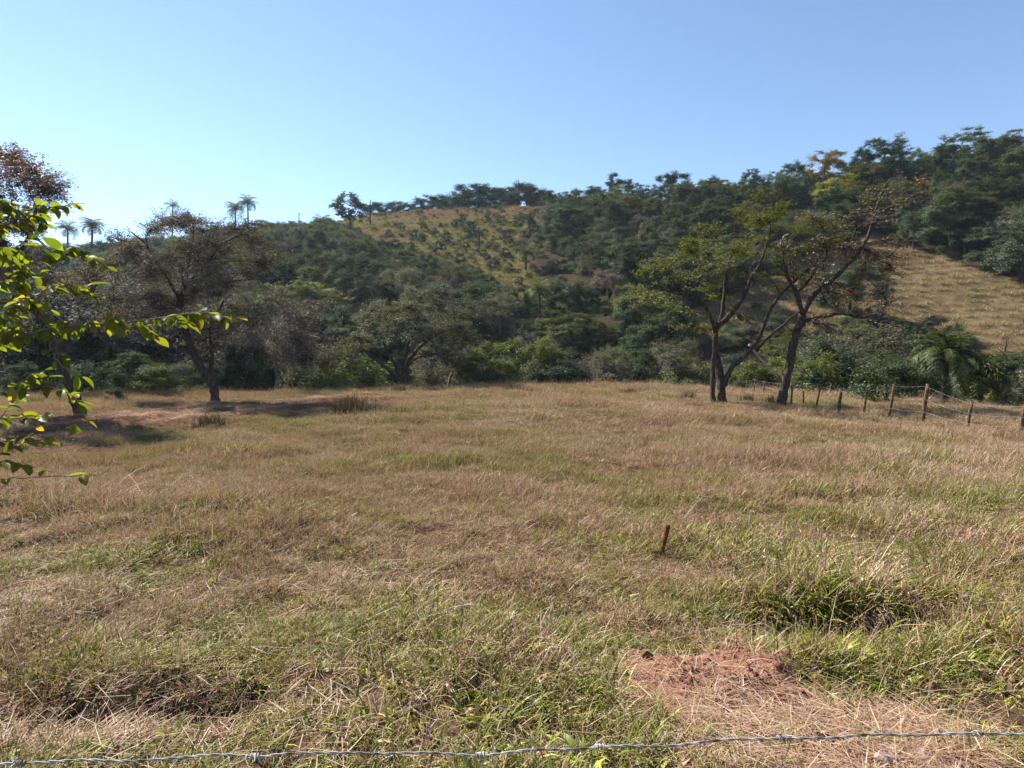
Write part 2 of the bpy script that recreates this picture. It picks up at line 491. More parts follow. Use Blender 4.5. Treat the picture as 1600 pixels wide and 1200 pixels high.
# ------------------------------------------------------------------ grass blades and tufts
def blades(rng, n, h, w, spread, lean, curl, segs=3, base_r=0.06, dirs=None):
    """n curved blades; returns V, Q, T and the per-face blade number."""
    V, Q, T, F = [], [], [], []
    off = 0
    for i in range(n):
        a = rng.uniform(0, 2 * math.pi) if dirs is None else dirs + rng.normal(0, .6)
        hh = h * rng.uniform(.55, 1.15); ww = w * rng.uniform(.6, 1.3)
        p = np.array((rng.normal(0, base_r), rng.normal(0, base_r), -0.02))
        ln = abs(rng.normal(lean, spread)); cu = curl * rng.uniform(.3, 1.4)
        out = np.array((math.cos(a), math.sin(a), 0)); fa = rng.uniform(0, math.pi)
        side = np.array((math.cos(a + math.pi / 2 + .6 * math.sin(fa)), math.sin(a + math.pi / 2 + .6 * math.sin(fa)), 0.0))
        pts = [p]
        ang = ln
        for s in range(segs):
            pts.append(pts[-1] + hh / segs * (math.sin(ang) * out + math.cos(ang) * np.array((0, 0, 1))))
            ang += cu / segs
        for s in range(segs):
            k = ww * (1 - 0.75 * (s / segs) ** 1.5) / 2
            V += [pts[s] - side * k, pts[s] + side * k]
        V.append(pts[-1])
        for s in range(segs - 1):
            q = off + 2 * s
            Q.append((q, q + 1, q + 3, q + 2)); F.append(i)
        q = off + 2 * (segs - 1)
        T.append((q, q + 1, q + 2))
        off += 2 * segs + 1
    return np.array(V), np.array(Q), np.array(T), np.array(F + list(range(n)))

def tuft(name, seed, n, h, w, spread, lean, curl, stalks=0, stalk_h=0.6, mat='grass', segs=3, base_r=0.06):
    rng = np.random.default_rng(seed)
    V, Q, T, F = blades(rng, n, h, w, spread, lean, curl, segs, base_r)
    rnd = rng.uniform(0, 1, n); gr = rng.uniform(0, 1, n)
    fr, fg = rnd[F], gr[F]
    if stalks:
        V2, Q2, T2, F2 = blades(rng, stalks, stalk_h, 0.0045, 0.18, 0.15, 0.35, 3, base_r)
        # a loose seed head near each tip
        nb = 7
        HV, HT = [], []
        for i in range(stalks):
            tip = V2[i * 7 + 6]; prev = V2[i * 7 + 4]
            for k in range(nb):
                c = tip + (prev - tip) * rng.uniform(0, .55) + rng.normal(0, .012, 3)
                d = rng.normal(0, 1, 3); d[2] += .8; d /= np.linalg.norm(d)
                e = np.cross(d, rng.normal(0, 1, 3)); e /= np.linalg.norm(e)
                HT.append((len(HV), len(HV) + 1, len(HV) + 2)); HV += [c - e * .0025, c + e * .0025, c + d * .022]
        qo = len(V); V = np.vstack([V, V2, np.array(HV)])
        ho = qo + len(V2)
        nq1, nt1 = len(Q), len(T)
        rs = rng.uniform(.55, 1, stalks)
        fr = np.concatenate([fr[:nq1], rs[F2[:len(Q2)]], fr[nq1:], rs[F2[len(Q2):]], rng.uniform(.5, 1, len(HT))])
        fg = np.concatenate([fg[:nq1], np.full(len(Q2), 2.), fg[nq1:], np.full(len(T2) + len(HT), 2.)])
        Q = np.vstack([Q, Q2 + qo]); T = np.vstack([T, T2 + qo, np.array(HT) + ho])
    me = make_mesh(name, V, Q, T, M[mat], {'rnd': ('FACE', fr), 'gr': ('FACE', fg)})
    return ob(name, me, link=False)

# ---- the field
TUFTS = []
for s in range(3): TUFTS.append(tuft('tuft_%02d' % len(TUFTS), 100 + s, 24, 0.25, 0.0088, .50, .70, 1.4, 1, .38))     # 0-2 upright dry with seed stalks
for s in range(3): TUFTS.append(tuft('tuft_%02d' % len(TUFTS), 110 + s, 26, 0.27, 0.0088, .45, 1.15, .7, 0, base_r=.11))  # 3-5 matted
for s in range(3): TUFTS.append(tuft('tuft_%02d' % len(TUFTS), 120 + s, 20, 0.21, 0.0130, .45, .65, 1.5, 0))           # 6-8 broad blades
for s in range(3): TUFTS.append(tuft('tuft_%02d' % len(TUFTS), 130 + s, 44, 0.34, 0.0125, .30, .36, .7, 4, .50, segs=2, base_r=.17))  # 9-11 larger, for farther off

# 12-13 leafy weeds, 14 stray long stems
for s in range(2): TUFTS.append(tuft('tuft_%02d' % len(TUFTS), 140 + s, 26, 0.16, 0.030, .35, .9, 1.0, 0, base_r=.09))
TUFTS.append(tuft('tuft_%02d' % len(TUFTS), 150, 6, 0.46, 0.0055, .35, .75, .5, 1, .5, base_r=.2))
def greenness(x, y):
    g = 0.62 * fbm(x * .23, y * .30, 31, 3) + 0.38 * fbm(x * 1.1, y * 1.3, 33, 2)
    g = .9 * smooth(0.52, 0.66, g)
    def spot(cx, cy, rx, ry, a=1.0): return a * np.exp(-((x - cx) / rx) ** 2 - ((y - cy) / ry) ** 2)
    for (px, py, rx, ry, a) in ((370, 810, 1.6, .5, .8), (1470, 800, 1.6, .9, .9), (960, 1100, .45, 1.0, .9), (1440, 1020, .9, .6, .9), (1050, 690, 3.0, 1.2, .6), (560, 655, 3.5, 3, .7),
                            (420, 665, 3.5, 3, .7), (1080, 625, 5, 3, .6), (880, 618, 5, 2.5, .5), (1350, 695, 2.5, .9, .7), (80, 890, 1, .5, .8), (690, 985, .6, .3, .7), (1340, 625, 4, 5, .5), (500, 730, 3, 1.5, .4)):
        Yd = FPX * CAM_H / (py - HPX)
        g = g + spot((px - CPX) / FPX * Yd, Yd, rx, ry, a)
    return np.clip(g, 0, 1)

rng = np.random.default_rng(7)
pos_l, dist_l = [], []
for (y0, y1, dens) in ((1.0, 6.5, 430), (6.5, 11, 290), (11, 18, 190), (18, 30, 100), (30, 56, 42)):
    wmax = 0.90 * y1 + 2.5
    n = int(dens * (y1 - y0) * 2 * wmax)
    x = rng.uniform(-wmax, wmax, n); y = rng.uniform(y0, y1, n)
    k = np.abs(x) < 0.90 * y + 2.5
    pos_l.append(np.stack([x[k], y[k]], 1))
p = np.vstack(pos_l)
x, y = p[:, 0], p[:, 1]
ye = sm_interp(x, EX, EY)
keep = y < ye + 5 + 3 * vnoise(x * .5, y * .5, 3)
sm2 = np.maximum(strip_mask(x, y), mound_mask(x, y))
keep &= rng.uniform(0, 1, len(x)) > sm2 * np.where(y < 8, .985, .70)
thin = fbm(x * 1.1, y * 1.3, 55, 3)
keep &= rng.uniform(0, 1, len(x)) < 0.22 + .9 * smooth(.34, .56, thin)
keep &= ~((hollow(x, y) > .12) & (rng.uniform(0, 1, len(x)) < .75))
x, y = x[keep], y[keep]; n = len(x)
g = greenness(x, y)
z = terrain(x, y)
tall = smooth(.45, .75, fbm(x * .55, y * .55, 44, 2))
tall = np.maximum(tall, 2.3 * np.exp(-((x - 2.9) / 1.1) ** 2 - ((y - 5.62) / .32) ** 2))
tall *= smooth(2.0, 4.2, y)
tall = np.maximum(tall, 1.2 * np.exp(-((x - 5.2) / 1.4) ** 2 - ((y - 9.8) / .7) ** 2))
tall = tall + 1.1 * smooth(-3, 0, y - sm_interp(x, EX, EY)) * (rng.uniform(0, 1, n) < .35)
far = y > 10 + 3 * rng.uniform(-1, 1, n)
r = rng.uniform(0, 1, n)
typ = np.where(r < 0.50 - .25 * g + .25 * tall, 0, np.where(r < 0.82 - .35 * g, 3, 6))
typ = np.where(far & (r < .8), 9, typ) + rng.integers(0, 3, n)
r5 = rng.uniform(0, 1, n)
typ = np.where((r5 < .025 + .05 * g) & (y < 20), 12 + (r5 * 1000).astype(int) % 2, typ)
typ = np.where((r5 > .990) & (y < 16), 14, typ)
sc = (0.50 + 0.46 * tall) * rng.uniform(.6, 1.4, n) * (1 + 0.012 * np.clip(y - 10, 0, 40))
sc = np.where((typ >= 9) & (typ < 12), sc * .60, sc)
green_weed = typ == 12
sd = seg_dist(x, y, SOIL_STRIP)
sc *= 1 - .5 * smooth(6.5, 3.5, sd)
sc *= 1 - .6 * np.exp(-((x - 1.62) / .45) ** 2 - ((y - 6.55) / .6) ** 2)
sxy = sc * np.where(y > 18, 1.35, 1.15)
rot = np.stack([rng.normal(0, .16, n), rng.normal(0, .16, n), rng.uniform(0, 6.283, n)], 1)
hue = np.clip(.5 + .9 * (fbm(x * .35, y * .35, 77, 2) - .5) + rng.normal(0, .30, n), 0, 1)
grn = np.clip(.09 + .62 * g + rng.normal(0, .15, n), 0, 1)
grn = np.where(rng.uniform(0, 1, n) < .09, rng.uniform(.5, .95, n), grn)
grn = np.where((typ == 12) | (typ == 13), .9, grn)
grn = np.where(typ == 14, 0, grn)
scatter('grass', TUFTS, np.stack([x, y, z], 1), rot, np.stack([sxy, sxy, sc], 1), typ, {'green': grn, 'hue': hue},
        'dry straw and green grass of the open field')
N_GRASS = n

# loose dry straw on the bare soil
def straw_piece(i):
    rng = np.random.default_rng(300 + i)
    V, Q, T, F = blades(rng, 9, .26, .0042, .05, 1.50, .12, 2, .10)
    V[:, 2] = V[:, 2] * .5 + rng.uniform(.01, .04)
    r_ = rng.uniform(.35, 1, 9)
    me = make_mesh('straw_%d' % i, V, Q, T, M['grass'], {'rnd': ('FACE', r_[F]), 'gr': ('FACE', np.full(len(F), 2.))})
    return ob('straw_%d' % i, me, link=False)
STRAWS = [straw_piece(i) for i in range(4)]
n = 36000
x = np.concatenate([rng.uniform(.4, 3.2, 9000), rng.uniform(-18, -6, n - 9000)]); y = np.concatenate([rng.uniform(2.6, 5.2, 9000), rng.uniform(14, 35, n - 9000)])
mk = np.where(y < 8, mound_mask(x, y) * (.09 + .36 * smooth(4.15, 3.7, y)), strip_mask(x, y) * (.12 + smooth(.38, .6, fbm(x * .5, y * .5, 91))))
k = rng.uniform(0, 1, n) < mk
x, y = x[k], y[k]; n = len(x); z = terrain(x, y)
sc = np.where(y < 8, rng.uniform(.6, 1.2, n), rng.uniform(1.0, 2.0, n))
x2 = rng.uniform(-10, 10, 11000); y2 = rng.uniform(1.2, 12, 11000); k = (np.abs(x2) < .9 * y2 + 2.5) & (rng.uniform(0, 1, 11000) < np.clip(5 / y2, .3, 1) * (1 - .95 * mound_mask(x2, y2)))
x = np.concatenate([x, x2[k]]); y = np.concatenate([y, y2[k]]); n = len(x); z = terrain(x, y); sc = np.concatenate([sc, rng.uniform(.6, 1.3, int(k.sum()))])
scatter('straw_litter', STRAWS, np.stack([x, y, z], 1), np.stack([rng.normal(0, .12, n), rng.normal(0, .12, n), rng.uniform(0, 6.28, n)], 1),
        np.stack([sc] * 3, 1), rng.integers(0, 4, n), {'green': np.zeros(n), 'hue': rng.uniform(.3, .9, n)}, 'loose dry straw lying on bare red soil')

# crumbs of earth
def clod(i):
    import bmesh
    rg = np.random.default_rng(600 + i)
    bm = bmesh.new(); bmesh.ops.create_icosphere(bm, subdivisions=1, radius=.012)
    for v in bm.verts: v.co = v.co * rg.uniform(.6, 1.3); v.co.z *= .7
    me = bpy.data.meshes.new('clod_%d' % i); bm.to_mesh(me); bm.free(); me.materials.append(M['soil'])
    return ob('clod_%d' % i, me, link=False)
M['soil'] = bark_mat('soil', (0.095, 0.040, 0.026), (0.21, 0.105, 0.072), 20)
n = 14000
x = rng.uniform(.4, 3.4, n); y = rng.uniform(2.5, 5.2, n)
k = rng.uniform(0, 1, n) < mound_mask(x, y) * .8 * smooth(.35, .6, fbm(x * 3, y * 3, 92)) + .02
x, y = x[k], y[k]; n = len(x); sc = rng.gamma(1.6, .45, n) + .2
scatter('soil_crumbs', [clod(i) for i in range(3)], np.stack([x, y, terrain(x, y)], 1), rng.uniform(0, 6, (n, 3)), np.stack([sc] * 3, 1), rng.integers(0, 3, n), {}, 'reddish crumbs of earth on the bare patch')

# ---- the open slopes beyond the valley
PT = [tuft('clump_%02d' % i, 200 + i, 34, .75, .035, .3, .45, .9, 0, mat='pasture', segs=2, base_r=.28) for i in range(4)]
n = 90000
x = rng.uniform(-75, 150, n); y = rng.uniform(62, 200, n)
a, b = open_mask(x, y)
k = a | b
x, y, b = x[k], y[k], b[k]; n = len(x); z = terrain(x, y)
terr = .5 + .5 * np.sin(z * 5.2 + 7 * fbm(x * .06, y * .06, 15) + 2 * fbm(x * .3, y * .3, 16))
k = rng.uniform(0, 1, n) < np.where(b, .06 + .94 * terr ** 2.5, .75)
x, y, z, b = x[k], y[k], z[k], b[k]; n = len(x)
red_band = smooth(167, 174, y) * (~b) * smooth(-48, -36, x)
g = np.where(b, .22 + .40 * smooth(.5, .75, fbm(x * .06, y * .06, 17)), np.clip(.95 - 1.1 * red_band, 0, 1) * smooth(.15, .42, fbm(x * .1, y * .1, 18)))
hue = np.clip(np.where(b, rng.normal(.45, .25, n), rng.normal(.75, .25, n) - .9 * red_band), 0, 1)
sc = rng.uniform(.55, 1.15, n) * np.where(b, .95, .85)
scatter('pasture_grass', PT, np.stack([x, y, z], 1), np.stack([rng.normal(0, .15, n), rng.normal(0, .15, n), rng.uniform(0, 6.28, n)], 1),
        np.stack([sc * 1.3, sc * 1.3, sc], 1), rng.integers(0, 4, n), {'green': g, 'hue': hue}, 'dry tufted pasture grass on the open hill slopes')

# ------------------------------------------------------------------ trees
def leaves_mesh(name, rng, C, size, mat, up=.35, aspect=.5, axis_dir=None):
    n = len(C)
    nrm = rng.standard_normal((n, 3)); nrm[:, 2] = np.abs(nrm[:, 2]) + up * 2
    o_ = C - C.mean(0) * np.array((1, 1, .8)); o_ /= np.linalg.norm(o_, axis=1)[:, None] + 1e-6
    nrm += o_ * 1.0
    nrm /= np.linalg.norm(nrm, axis=1)[:, None]
    a = np.cross(nrm, rng.standard_normal((n, 3))); a /= np.linalg.norm(a, axis=1)[:, None]
    b = np.cross(nrm, a)
    s = size * rng.uniform(.6, 1.35, n)[:, None]
    V = np.stack([C + a * s * .5, C + b * s * .5 * aspect + a * s * .06, C - a * s * .5, C - b * s * .5 * aspect + a * s * .06], 1).reshape(-1, 3)
    Qd = np.arange(n * 4).reshape(n, 4)
    return make_mesh(name, V, Qd, None, mat, {'rnd': ('FACE', rng.uniform(0, 1, n))})

def grow(rng, paths, clusters, crad, ntwig, nleaf, limb_k=.020, twig_len=1.0, rmin=.012, sag=.15, leaf_jit=.10, twig_r=.010, flat=.6):
    """Limbs run from the given stems to each cluster of the crown, twigs fan out in the cluster, leaves sit along the twigs.
    paths: list of (points, radii).  Returns limb Geo, twig Geo, leaf centres."""
    limbs, twigs = Geo(), Geo()
    pool_p = np.vstack([pp for pp, _ in paths]); pool_r = np.concatenate([np.asarray(rr, float) for _, rr in paths])
    pool_d = np.vstack([np.gradient(pp, axis=0) for pp, _ in paths])
    pool_d /= np.linalg.norm(pool_d, axis=1)[:, None] + 1e-9
    clusters = np.asarray(clusters, float)
    crad = np.broadcast_to(np.asarray(crad, float), (len(clusters),))
    d0 = [np.min(np.linalg.norm(pool_p - c, axis=1)) for c in clusters]
    C = []
    for ci in np.argsort(d0):
        c = clusters[ci]
        dist = np.linalg.norm(pool_p - c, axis=1)
        dirv = (c - pool_p) / (dist[:, None] + 1e-6)
        cost = dist * (1.25 - .45 * np.sum(dirv * pool_d, 1)) + np.where(pool_r < .016, .5, 0)
        k = int(np.argmin(cost)); p0 = pool_p[k]; d = dist[k]
        r0 = min(pool_r[k] * .72, limb_k * d + rmin * 1.3)
        ctrl = p0 + pool_d[k] * d * .40 + np.array((0, 0, .10 * d)) + rng.normal(0, .06 * d, 3)
        m = max(4, int(d / .55) + 3)
        L_ = bez(p0, ctrl, c, m)
        L_[1:-1] += rng.normal(0, .025 * min(d, 3), (m - 2, 3))
        R_ = np.linspace(r0, rmin * .8, m)
        limbs.tube(L_, R_, 5, cap=False)
        dd = np.gradient(L_, axis=0); dd /= np.linalg.norm(dd, axis=1)[:, None] + 1e-9
        pool_p = np.vstack([pool_p, L_[1:]]); pool_r = np.concatenate([pool_r, R_[1:]]); pool_d = np.vstack([pool_d, dd[1:]])
        cr = crad[ci]
        nt = int(ntwig * rng.uniform(.7, 1.3))
        for _ in range(nt):
            a = L_[int(len(L_) * (1 - .45 * rng.uniform() ** 1.5)) - 1]
            v = rng.standard_normal(3); v /= np.linalg.norm(v); v[2] = v[2] * flat
            e = c + v * cr * rng.uniform(.55, 1.1) * twig_len
            mid = (a + e) / 2 + rng.normal(0, .10 * cr, 3); mid[2] += sag * cr * .5
            tw = bez(a, mid, e, 4)
            twigs.tube(tw, np.linspace(twig_r, twig_r * .35, 4), 3, cap=False)
            if nleaf:
                t = rng.uniform(.25, 1.05, int(nleaf * rng.uniform(.6, 1.4)))[:, None]
                lc = (1 - t) ** 2 * a + 2 * t * (1 - t) * mid + t * t * e
                j = rng.normal(0, leaf_jit, lc.shape); j[:, 2] *= .6
                C.append(lc + j)
    return limbs, twigs, (np.vstack(C) if C else np.zeros((0, 3)))

def dome(rng, n, rx, rz, zc, low=-.25, shell=.55, flat_top=0.0):
    out = []
    while len(out) < n:
        v = rng.standard_normal(3); v /= np.linalg.norm(v)
        if v[2] < low: continue
        r_ = shell + (1 - shell) * rng.uniform() ** .6
        z = v[2] * rz * r_
        if flat_top: z = min(z, rz * (1 - flat_top * rng.uniform(0, .5)))
        q = np.array((v[0] * rx * r_, v[1] * rx * r_, zc + z))
        q[:2] *= 1 + .22 * math.sin(3 * math.atan2(v[1], v[0]) + n)
        out.append(q)
    return np.array(out)

def proto(seed, kind):
    """One tree of the forest, base at the origin: (trunk mesh, crown mesh, crown radius, height)."""
    rng = np.random.default_rng(seed)
    if kind == 'dense':      # broad rounded evergreen
        H = rng.uniform(8, 9.5); rx = rng.uniform(2.9, 3.6); cl = dome(rng, 36, rx, H * .46, H * .50, -.65, .6); cr = 1.05
        spec = dict(ntwig=14, nleaf=48, leaf_jit=.20, flat=.75); leaf, up = .19, .30
    elif kind == 'tall':     # narrower, taller
        H = rng.uniform(11, 12.5); rx = 2.4; cl = dome(rng, 30, rx, H * .33, H * .64, -.8, .5); cr = .95
        spec = dict(ntwig=14, nleaf=48, leaf_jit=.20, flat=.8); leaf, up = .19, .3
    elif kind == 'layered':  # flat tiers, feathery leaf
        H = rng.uniform(7.5, 8.5); rx = 4.0; cl = dome(rng, 40, rx, H * .38, H * .56, -.5, .5, .45); cr = 1.25
        spec = dict(ntwig=14, nleaf=44, leaf_jit=.12, flat=.25, sag=.05); leaf, up = .17, .9
    elif kind == 'thin':     # dry-season tree, grey twigs and few leaves
        H = rng.uniform(8, 9); rx = 3.4; cl = dome(rng, 34, rx, H * .40, H * .55, -.3, .45); cr = 1.15
        spec = dict(ntwig=20, nleaf=30, leaf_jit=.14, flat=.8, twig_r=.014); leaf, up = .135, .2
    else:                    # bush: many stems from the ground
        H = rng.uniform(3.2, 3.8); rx = 2.2; cl = dome(rng, 24, rx, H * .62, H * .36, -.35, .6); cr = .85
        spec = dict(ntwig=13, nleaf=34, leaf_jit=.17, flat=.75); leaf, up = .145, .3
    paths = []; tg = Geo()
    if kind == 'bush':
        for k in range(4):
            a = rng.uniform(0, 6.28); q = np.array([(0.1 * math.cos(a), .1 * math.sin(a), -.4), (.25 * math.cos(a), .25 * math.sin(a), .5), (.7 * math.cos(a), .7 * math.sin(a), H * .42)])
            q = refine(q, 3, .03, rng); rr = np.linspace(.07, .03, len(q)); paths.append((q, rr)); tg.tube(q, rr, 5, cap=False)
    else:
        top = H * rng.uniform(.52, .62)
        w = rng.normal(0, .35, (4, 2))
        q = np.array([(0, 0, -.6), (w[0][0] * .3, w[0][1] * .3, top * .33), (w[1][0], w[1][1], top * .66), (w[2][0], w[2][1], top)])
        q = refine(q, 4, .03, rng); rr = np.linspace(.24 * H / 9, .11, len(q)); rr[0] *= 1.3
        paths.append((q, rr)); tg.tube(q, rr, 7, cap=False)
    lb, tw, C = grow(rng, paths, cl, cr, **spec)
    for gsrc in (lb, tw):
        if gsrc.V: tg.add(np.vstack(gsrc.V), np.vstack(gsrc.Q), None)
    trunk = tg.mesh('trunk', M['bark_twig'] if kind == 'thin' else M['bark'])
    return trunk, C, leaf, up, float(np.max(np.hypot(C[:, 0], C[:, 1]))), float(np.max(C[:, 2])), rng

PROTO = {}
for kind, seeds, mats in (('dense', (1, 2, 3, 4), ('leaf_dark', 'leaf_olive')), ('tall', (5, 6), ('leaf_dark',)), ('layered', (7, 8, 9), ('leaf_olive', 'leaf_dark', 'leaf_yellow')),
                          ('thin', (10, 11, 12), ('leaf_grey', 'leaf_brown')), ('bush', (13, 14, 15), ('leaf_dark', 'leaf_olive', 'leaf_yellow'))):
    PROTO[kind] = []
    for s in seeds:
        trunk, C, leaf, up, R_, H_, rg = proto(s, kind)
        crowns = {}
        base = leaves_mesh('crown', rg, C, leaf, M[mats[0]], up)
        crowns[mats[0]] = base
        PROTO[kind].append(dict(trunk=trunk, crown=base, mats=mats, R=R_, H=H_))

def place_tree(kind, i, mat, loc, h, rz, name, label, cat, group=None, tint=(1, 1, 1), width=1.0, lean=(0, 0)):
    pr = PROTO[kind][i % len(PROTO[kind])]
    s = h / pr['H']
    e = empty(name, loc, rz)
    e.scale = (s * width, s * width, s)
    rl = random.Random(int(loc[0] * 97 + loc[1] * 31)); e.rotation_euler = (rl.gauss(0, .06), rl.gauss(0, .06), rz)
    t = ob('trunk', pr['trunk'], e)
    c = ob('crown', pr['crown'], e)
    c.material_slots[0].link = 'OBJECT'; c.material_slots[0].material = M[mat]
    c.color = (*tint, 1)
    tag(e, label, cat, group)
    return e

LOOK = {  # name, words, category
    ('dense', 'leaf_dark'): ('evergreen_tree', 'dark green rounded tree'),
    ('dense', 'leaf_olive'): ('broadleaf_tree', 'mid green bushy tree'),
    ('tall', 'leaf_dark'): ('tall_tree', 'tall narrow dark tree'),
    ('layered', 'leaf_olive'): ('spreading_tree', 'olive spreading tree'),
    ('layered', 'leaf_dark'): ('spreading_tree', 'dark spreading tree'),
    ('layered', 'leaf_yellow'): ('yellow_tree', 'yellow-leaved tree'),
    ('thin', 'leaf_grey'): ('dry_tree', 'grey half-bare tree'),
    ('thin', 'leaf_brown'): ('dry_tree', 'brown half-bare tree'),
    ('bush', 'leaf_dark'): ('shrub', 'dark green bush'),
    ('bush', 'leaf_olive'): ('shrub', 'olive green bush'),
    ('bush', 'leaf_yellow'): ('shrub', 'yellowish bush'),
}

# --- trees picked out one by one: (px, py of the crown's top, depth, kind, variant, leaf, height, width, label)
def at_px(px, Y):
    x = (px - CPX) / FPX * Y
    return x, Y, float(terrain(x, Y))
SPECIAL = []
def depth_for(px, top, hh):
    ys = np.linspace(50, 215, 1200)
    d = terrain((px - CPX) / FPX * ys, ys) + hh - (CAM_H + (HPX - top) / FPX * ys)
    i = int(np.argmax(d > 0)) if (d > 0).any() else int(np.argmax(d))
    return float(ys[i])
def special(px, top, Y, kind, i, mat, label, width=1.0, tint=(1, 1, 1), group=None, name=None, hh=None):
    if hh: Y = depth_for(px, top, hh)
    x, y, z = at_px(px, Y)
    h = CAM_H + (HPX - top) / FPX * Y - z
    nm, _ = LOOK[(kind, mat)]
    rg = random.Random(int(px * 7 + top))
    e = place_tree(kind, i, mat, (x, y, z - .05), h, rg.uniform(0, 6.28), name or nm, label, 'bush' if kind == 'bush' else 'tree', group, tint, width)
    SPECIAL.append((x, y, PROTO[kind][i % len(PROTO[kind])]['R'] * h / PROTO[kind][i % len(PROTO[kind])]['H'] * width))
    return e
G1 = 'trees along the far edge of the field'
special(430, 486, 43, 'thin', 0, 'leaf_brown', 'brownish half-bare tree at the field edge beside the red soil strip', 1.0, (.9, .85, .85), G1)
special(380, 520, 42, 'dense', 1, 'leaf_dark', 'dark bushy tree at the field edge behind the leaning trunk', 1.0, (.8, .9, .9), G1)
special(500, 515, 52, 'thin', 1, 'leaf_grey', 'grey twiggy tree between the brownish tree and the many-stemmed tree', .9, (1, 1, 1), G1)
special(560, 540, 53, 'bush', 0, 'leaf_olive', 'low green bush at the foot of the many-stemmed tree, left side', 1.1, (1, 1.1, .8), G1)
special(525, 572, 46, 'bush', 1, 'leaf_olive', 'small bright green bush above the tall grass tussock', 1.1, (1.2, 1.3, .8), G1)
special(700, 520, 54, 'thin', 2, 'leaf_grey', 'grey dry tree just right of the many-stemmed tree', 1.0, (.95, .95, 1), G1)
special(765, 528, 53, 'dense', 2, 'leaf_olive', 'bright olive bushy tree at the middle of the field edge', 1.15, (1.15, 1.15, .8), G1)
special(830, 524, 55, 'dense', 0, 'leaf_olive', 'olive rounded tree beside the bright olive bushy tree', 1.1, (1.1, 1.1, .8), G1)
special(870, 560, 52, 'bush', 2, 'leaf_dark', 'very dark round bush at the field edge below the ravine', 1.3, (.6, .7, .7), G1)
special(950, 535, 53, 'thin', 0, 'leaf_grey', 'grey-brown twiggy tree with a visible dark trunk below the ravine', 1.0, (1, .95, .9), G1)
special(905, 548, 56, 'thin', 1, 'leaf_brown', 'purplish dry tree right of the very dark round bush', 1.0, (.8, .8, .85), G1)
special(1000, 540, 52, 'dense', 3, 'leaf_dark', 'dark tree at the field edge left of the double-trunked tree', .9, (.9, .95, .8), G1)
special(1045, 520, 51, 'thin', 2, 'leaf_grey', 'slender grey tree close behind the double-trunked tree', .9, (1, 1, .95), G1)
special(1085, 555, 50, 'bush', 1, 'leaf_yellow', 'yellowish bush behind the base of the double-trunked tree', 1.0, (.7, .7, .7), G1)
special(1180, 555, 49, 'dense', 1, 'leaf_olive', 'olive bushy tree seen between the two field trees', 1.2, (1, 1, .8), G1)
special(1265, 545, 46, 'dense', 0, 'leaf_olive', 'yellow-green bushy tree right behind the leaning field tree', 1.0, (1.1, 1.1, .8), G1)
special(1350, 492, 50, 'thin', 1, 'leaf_grey', 'purple-grey rounded tree above the round bush by the fence', 1.25, (.8, .75, .8), G1)
special(1300, 515, 47, 'dense', 2, 'leaf_dark', 'dark green tree above the middle of the post fence', 1.0, (.8, .9, .8), G1)
special(1390, 546, 33, 'bush', 1, 'leaf_dark', 'big dome-shaped dark bush just beyond the fence', 1.3, (.95, .90, .75), G1)
special(1420, 505, 55, 'dense', 0, 'leaf_dark', 'dark tree between the purple-grey tree and the big palm', 1.0, (.6, .65, .65), G1)
special(1560, 572, 36, 'bush', 0, 'leaf_yellow', 'small yellow-green bush beside the big palm', .9, (.9, .95, .7), G1)
special(1500, 496, 66, 'dense', 2, 'leaf_dark', 'dark green tree on the tan slope above the big palm', .8, (.8, .9, .8), G1)
special(1590, 585, 38, 'bush', 2, 'leaf_dark', 'dark bush at the frame edge beyond the fence', 1.2, (.7, .75, .7), G1)
special(200, 545, 38, 'dense', 3, 'leaf_dark', 'dark leafy bush between the two leaning trees', 1.2, (.9, 1.0, .8), G1)
special(245, 560, 37, 'bush', 1, 'leaf_olive', 'olive bush beside the foot of the wide leaning tree', 1.2, (.9, 1.0, .8), G1)
special(150, 560, 36, 'bush', 2, 'leaf_dark', 'dark bush behind the reddish tree trunk', 1.2, (.8, .85, .8), G1)
special(40, 560, 36, 'dense', 1, 'leaf_dark', 'dark tree behind the sapling at the frame edge', 1.2, (.8, .85, .85), G1)
special(60, 470, 52, 'thin', 2, 'leaf_brown', 'dark brown dry tree behind the reddish tree crown', 1.2, (.7, .65, .7), G1)
special(300, 555, 40, 'thin', 0, 'leaf_grey', 'low grey twiggy tree behind the wide leaning tree', 1.2, (.9, .95, .95), G1)
special(180, 600, 31, 'bush', 0, 'leaf_dark', 'low dark scrub bush on the field between two leaning trunks', 1.0, (.9, .8, .6))
special(165, 405, 47, 'thin', 1, 'leaf_brown', 'dull brown dry tree filling the gap between reddish and wide trees', 1.1, (.75, .72, .75), G1)
special(405, 440, 46, 'thin', 2, 'leaf_brown', 'purplish dry tree touching the right side of the wide tree', 1.0, (.85, .78, .8), G1)
special(235, 440, 50, 'thin', 0, 'leaf_brown', 'dark dry tree seen through the wide tree crown', 1.1, (.6, .6, .62), G1)
special(340, 470, 50, 'dense', 2, 'leaf_dark', 'dark green tree low behind the wide tree crown', 1.1, (.6, .7, .7), G1)
special(110, 490, 46, 'dense', 0, 'leaf_dark', 'dark green tree behind the reddish tree trunk top', 1.2, (.6, .65, .65), G1)
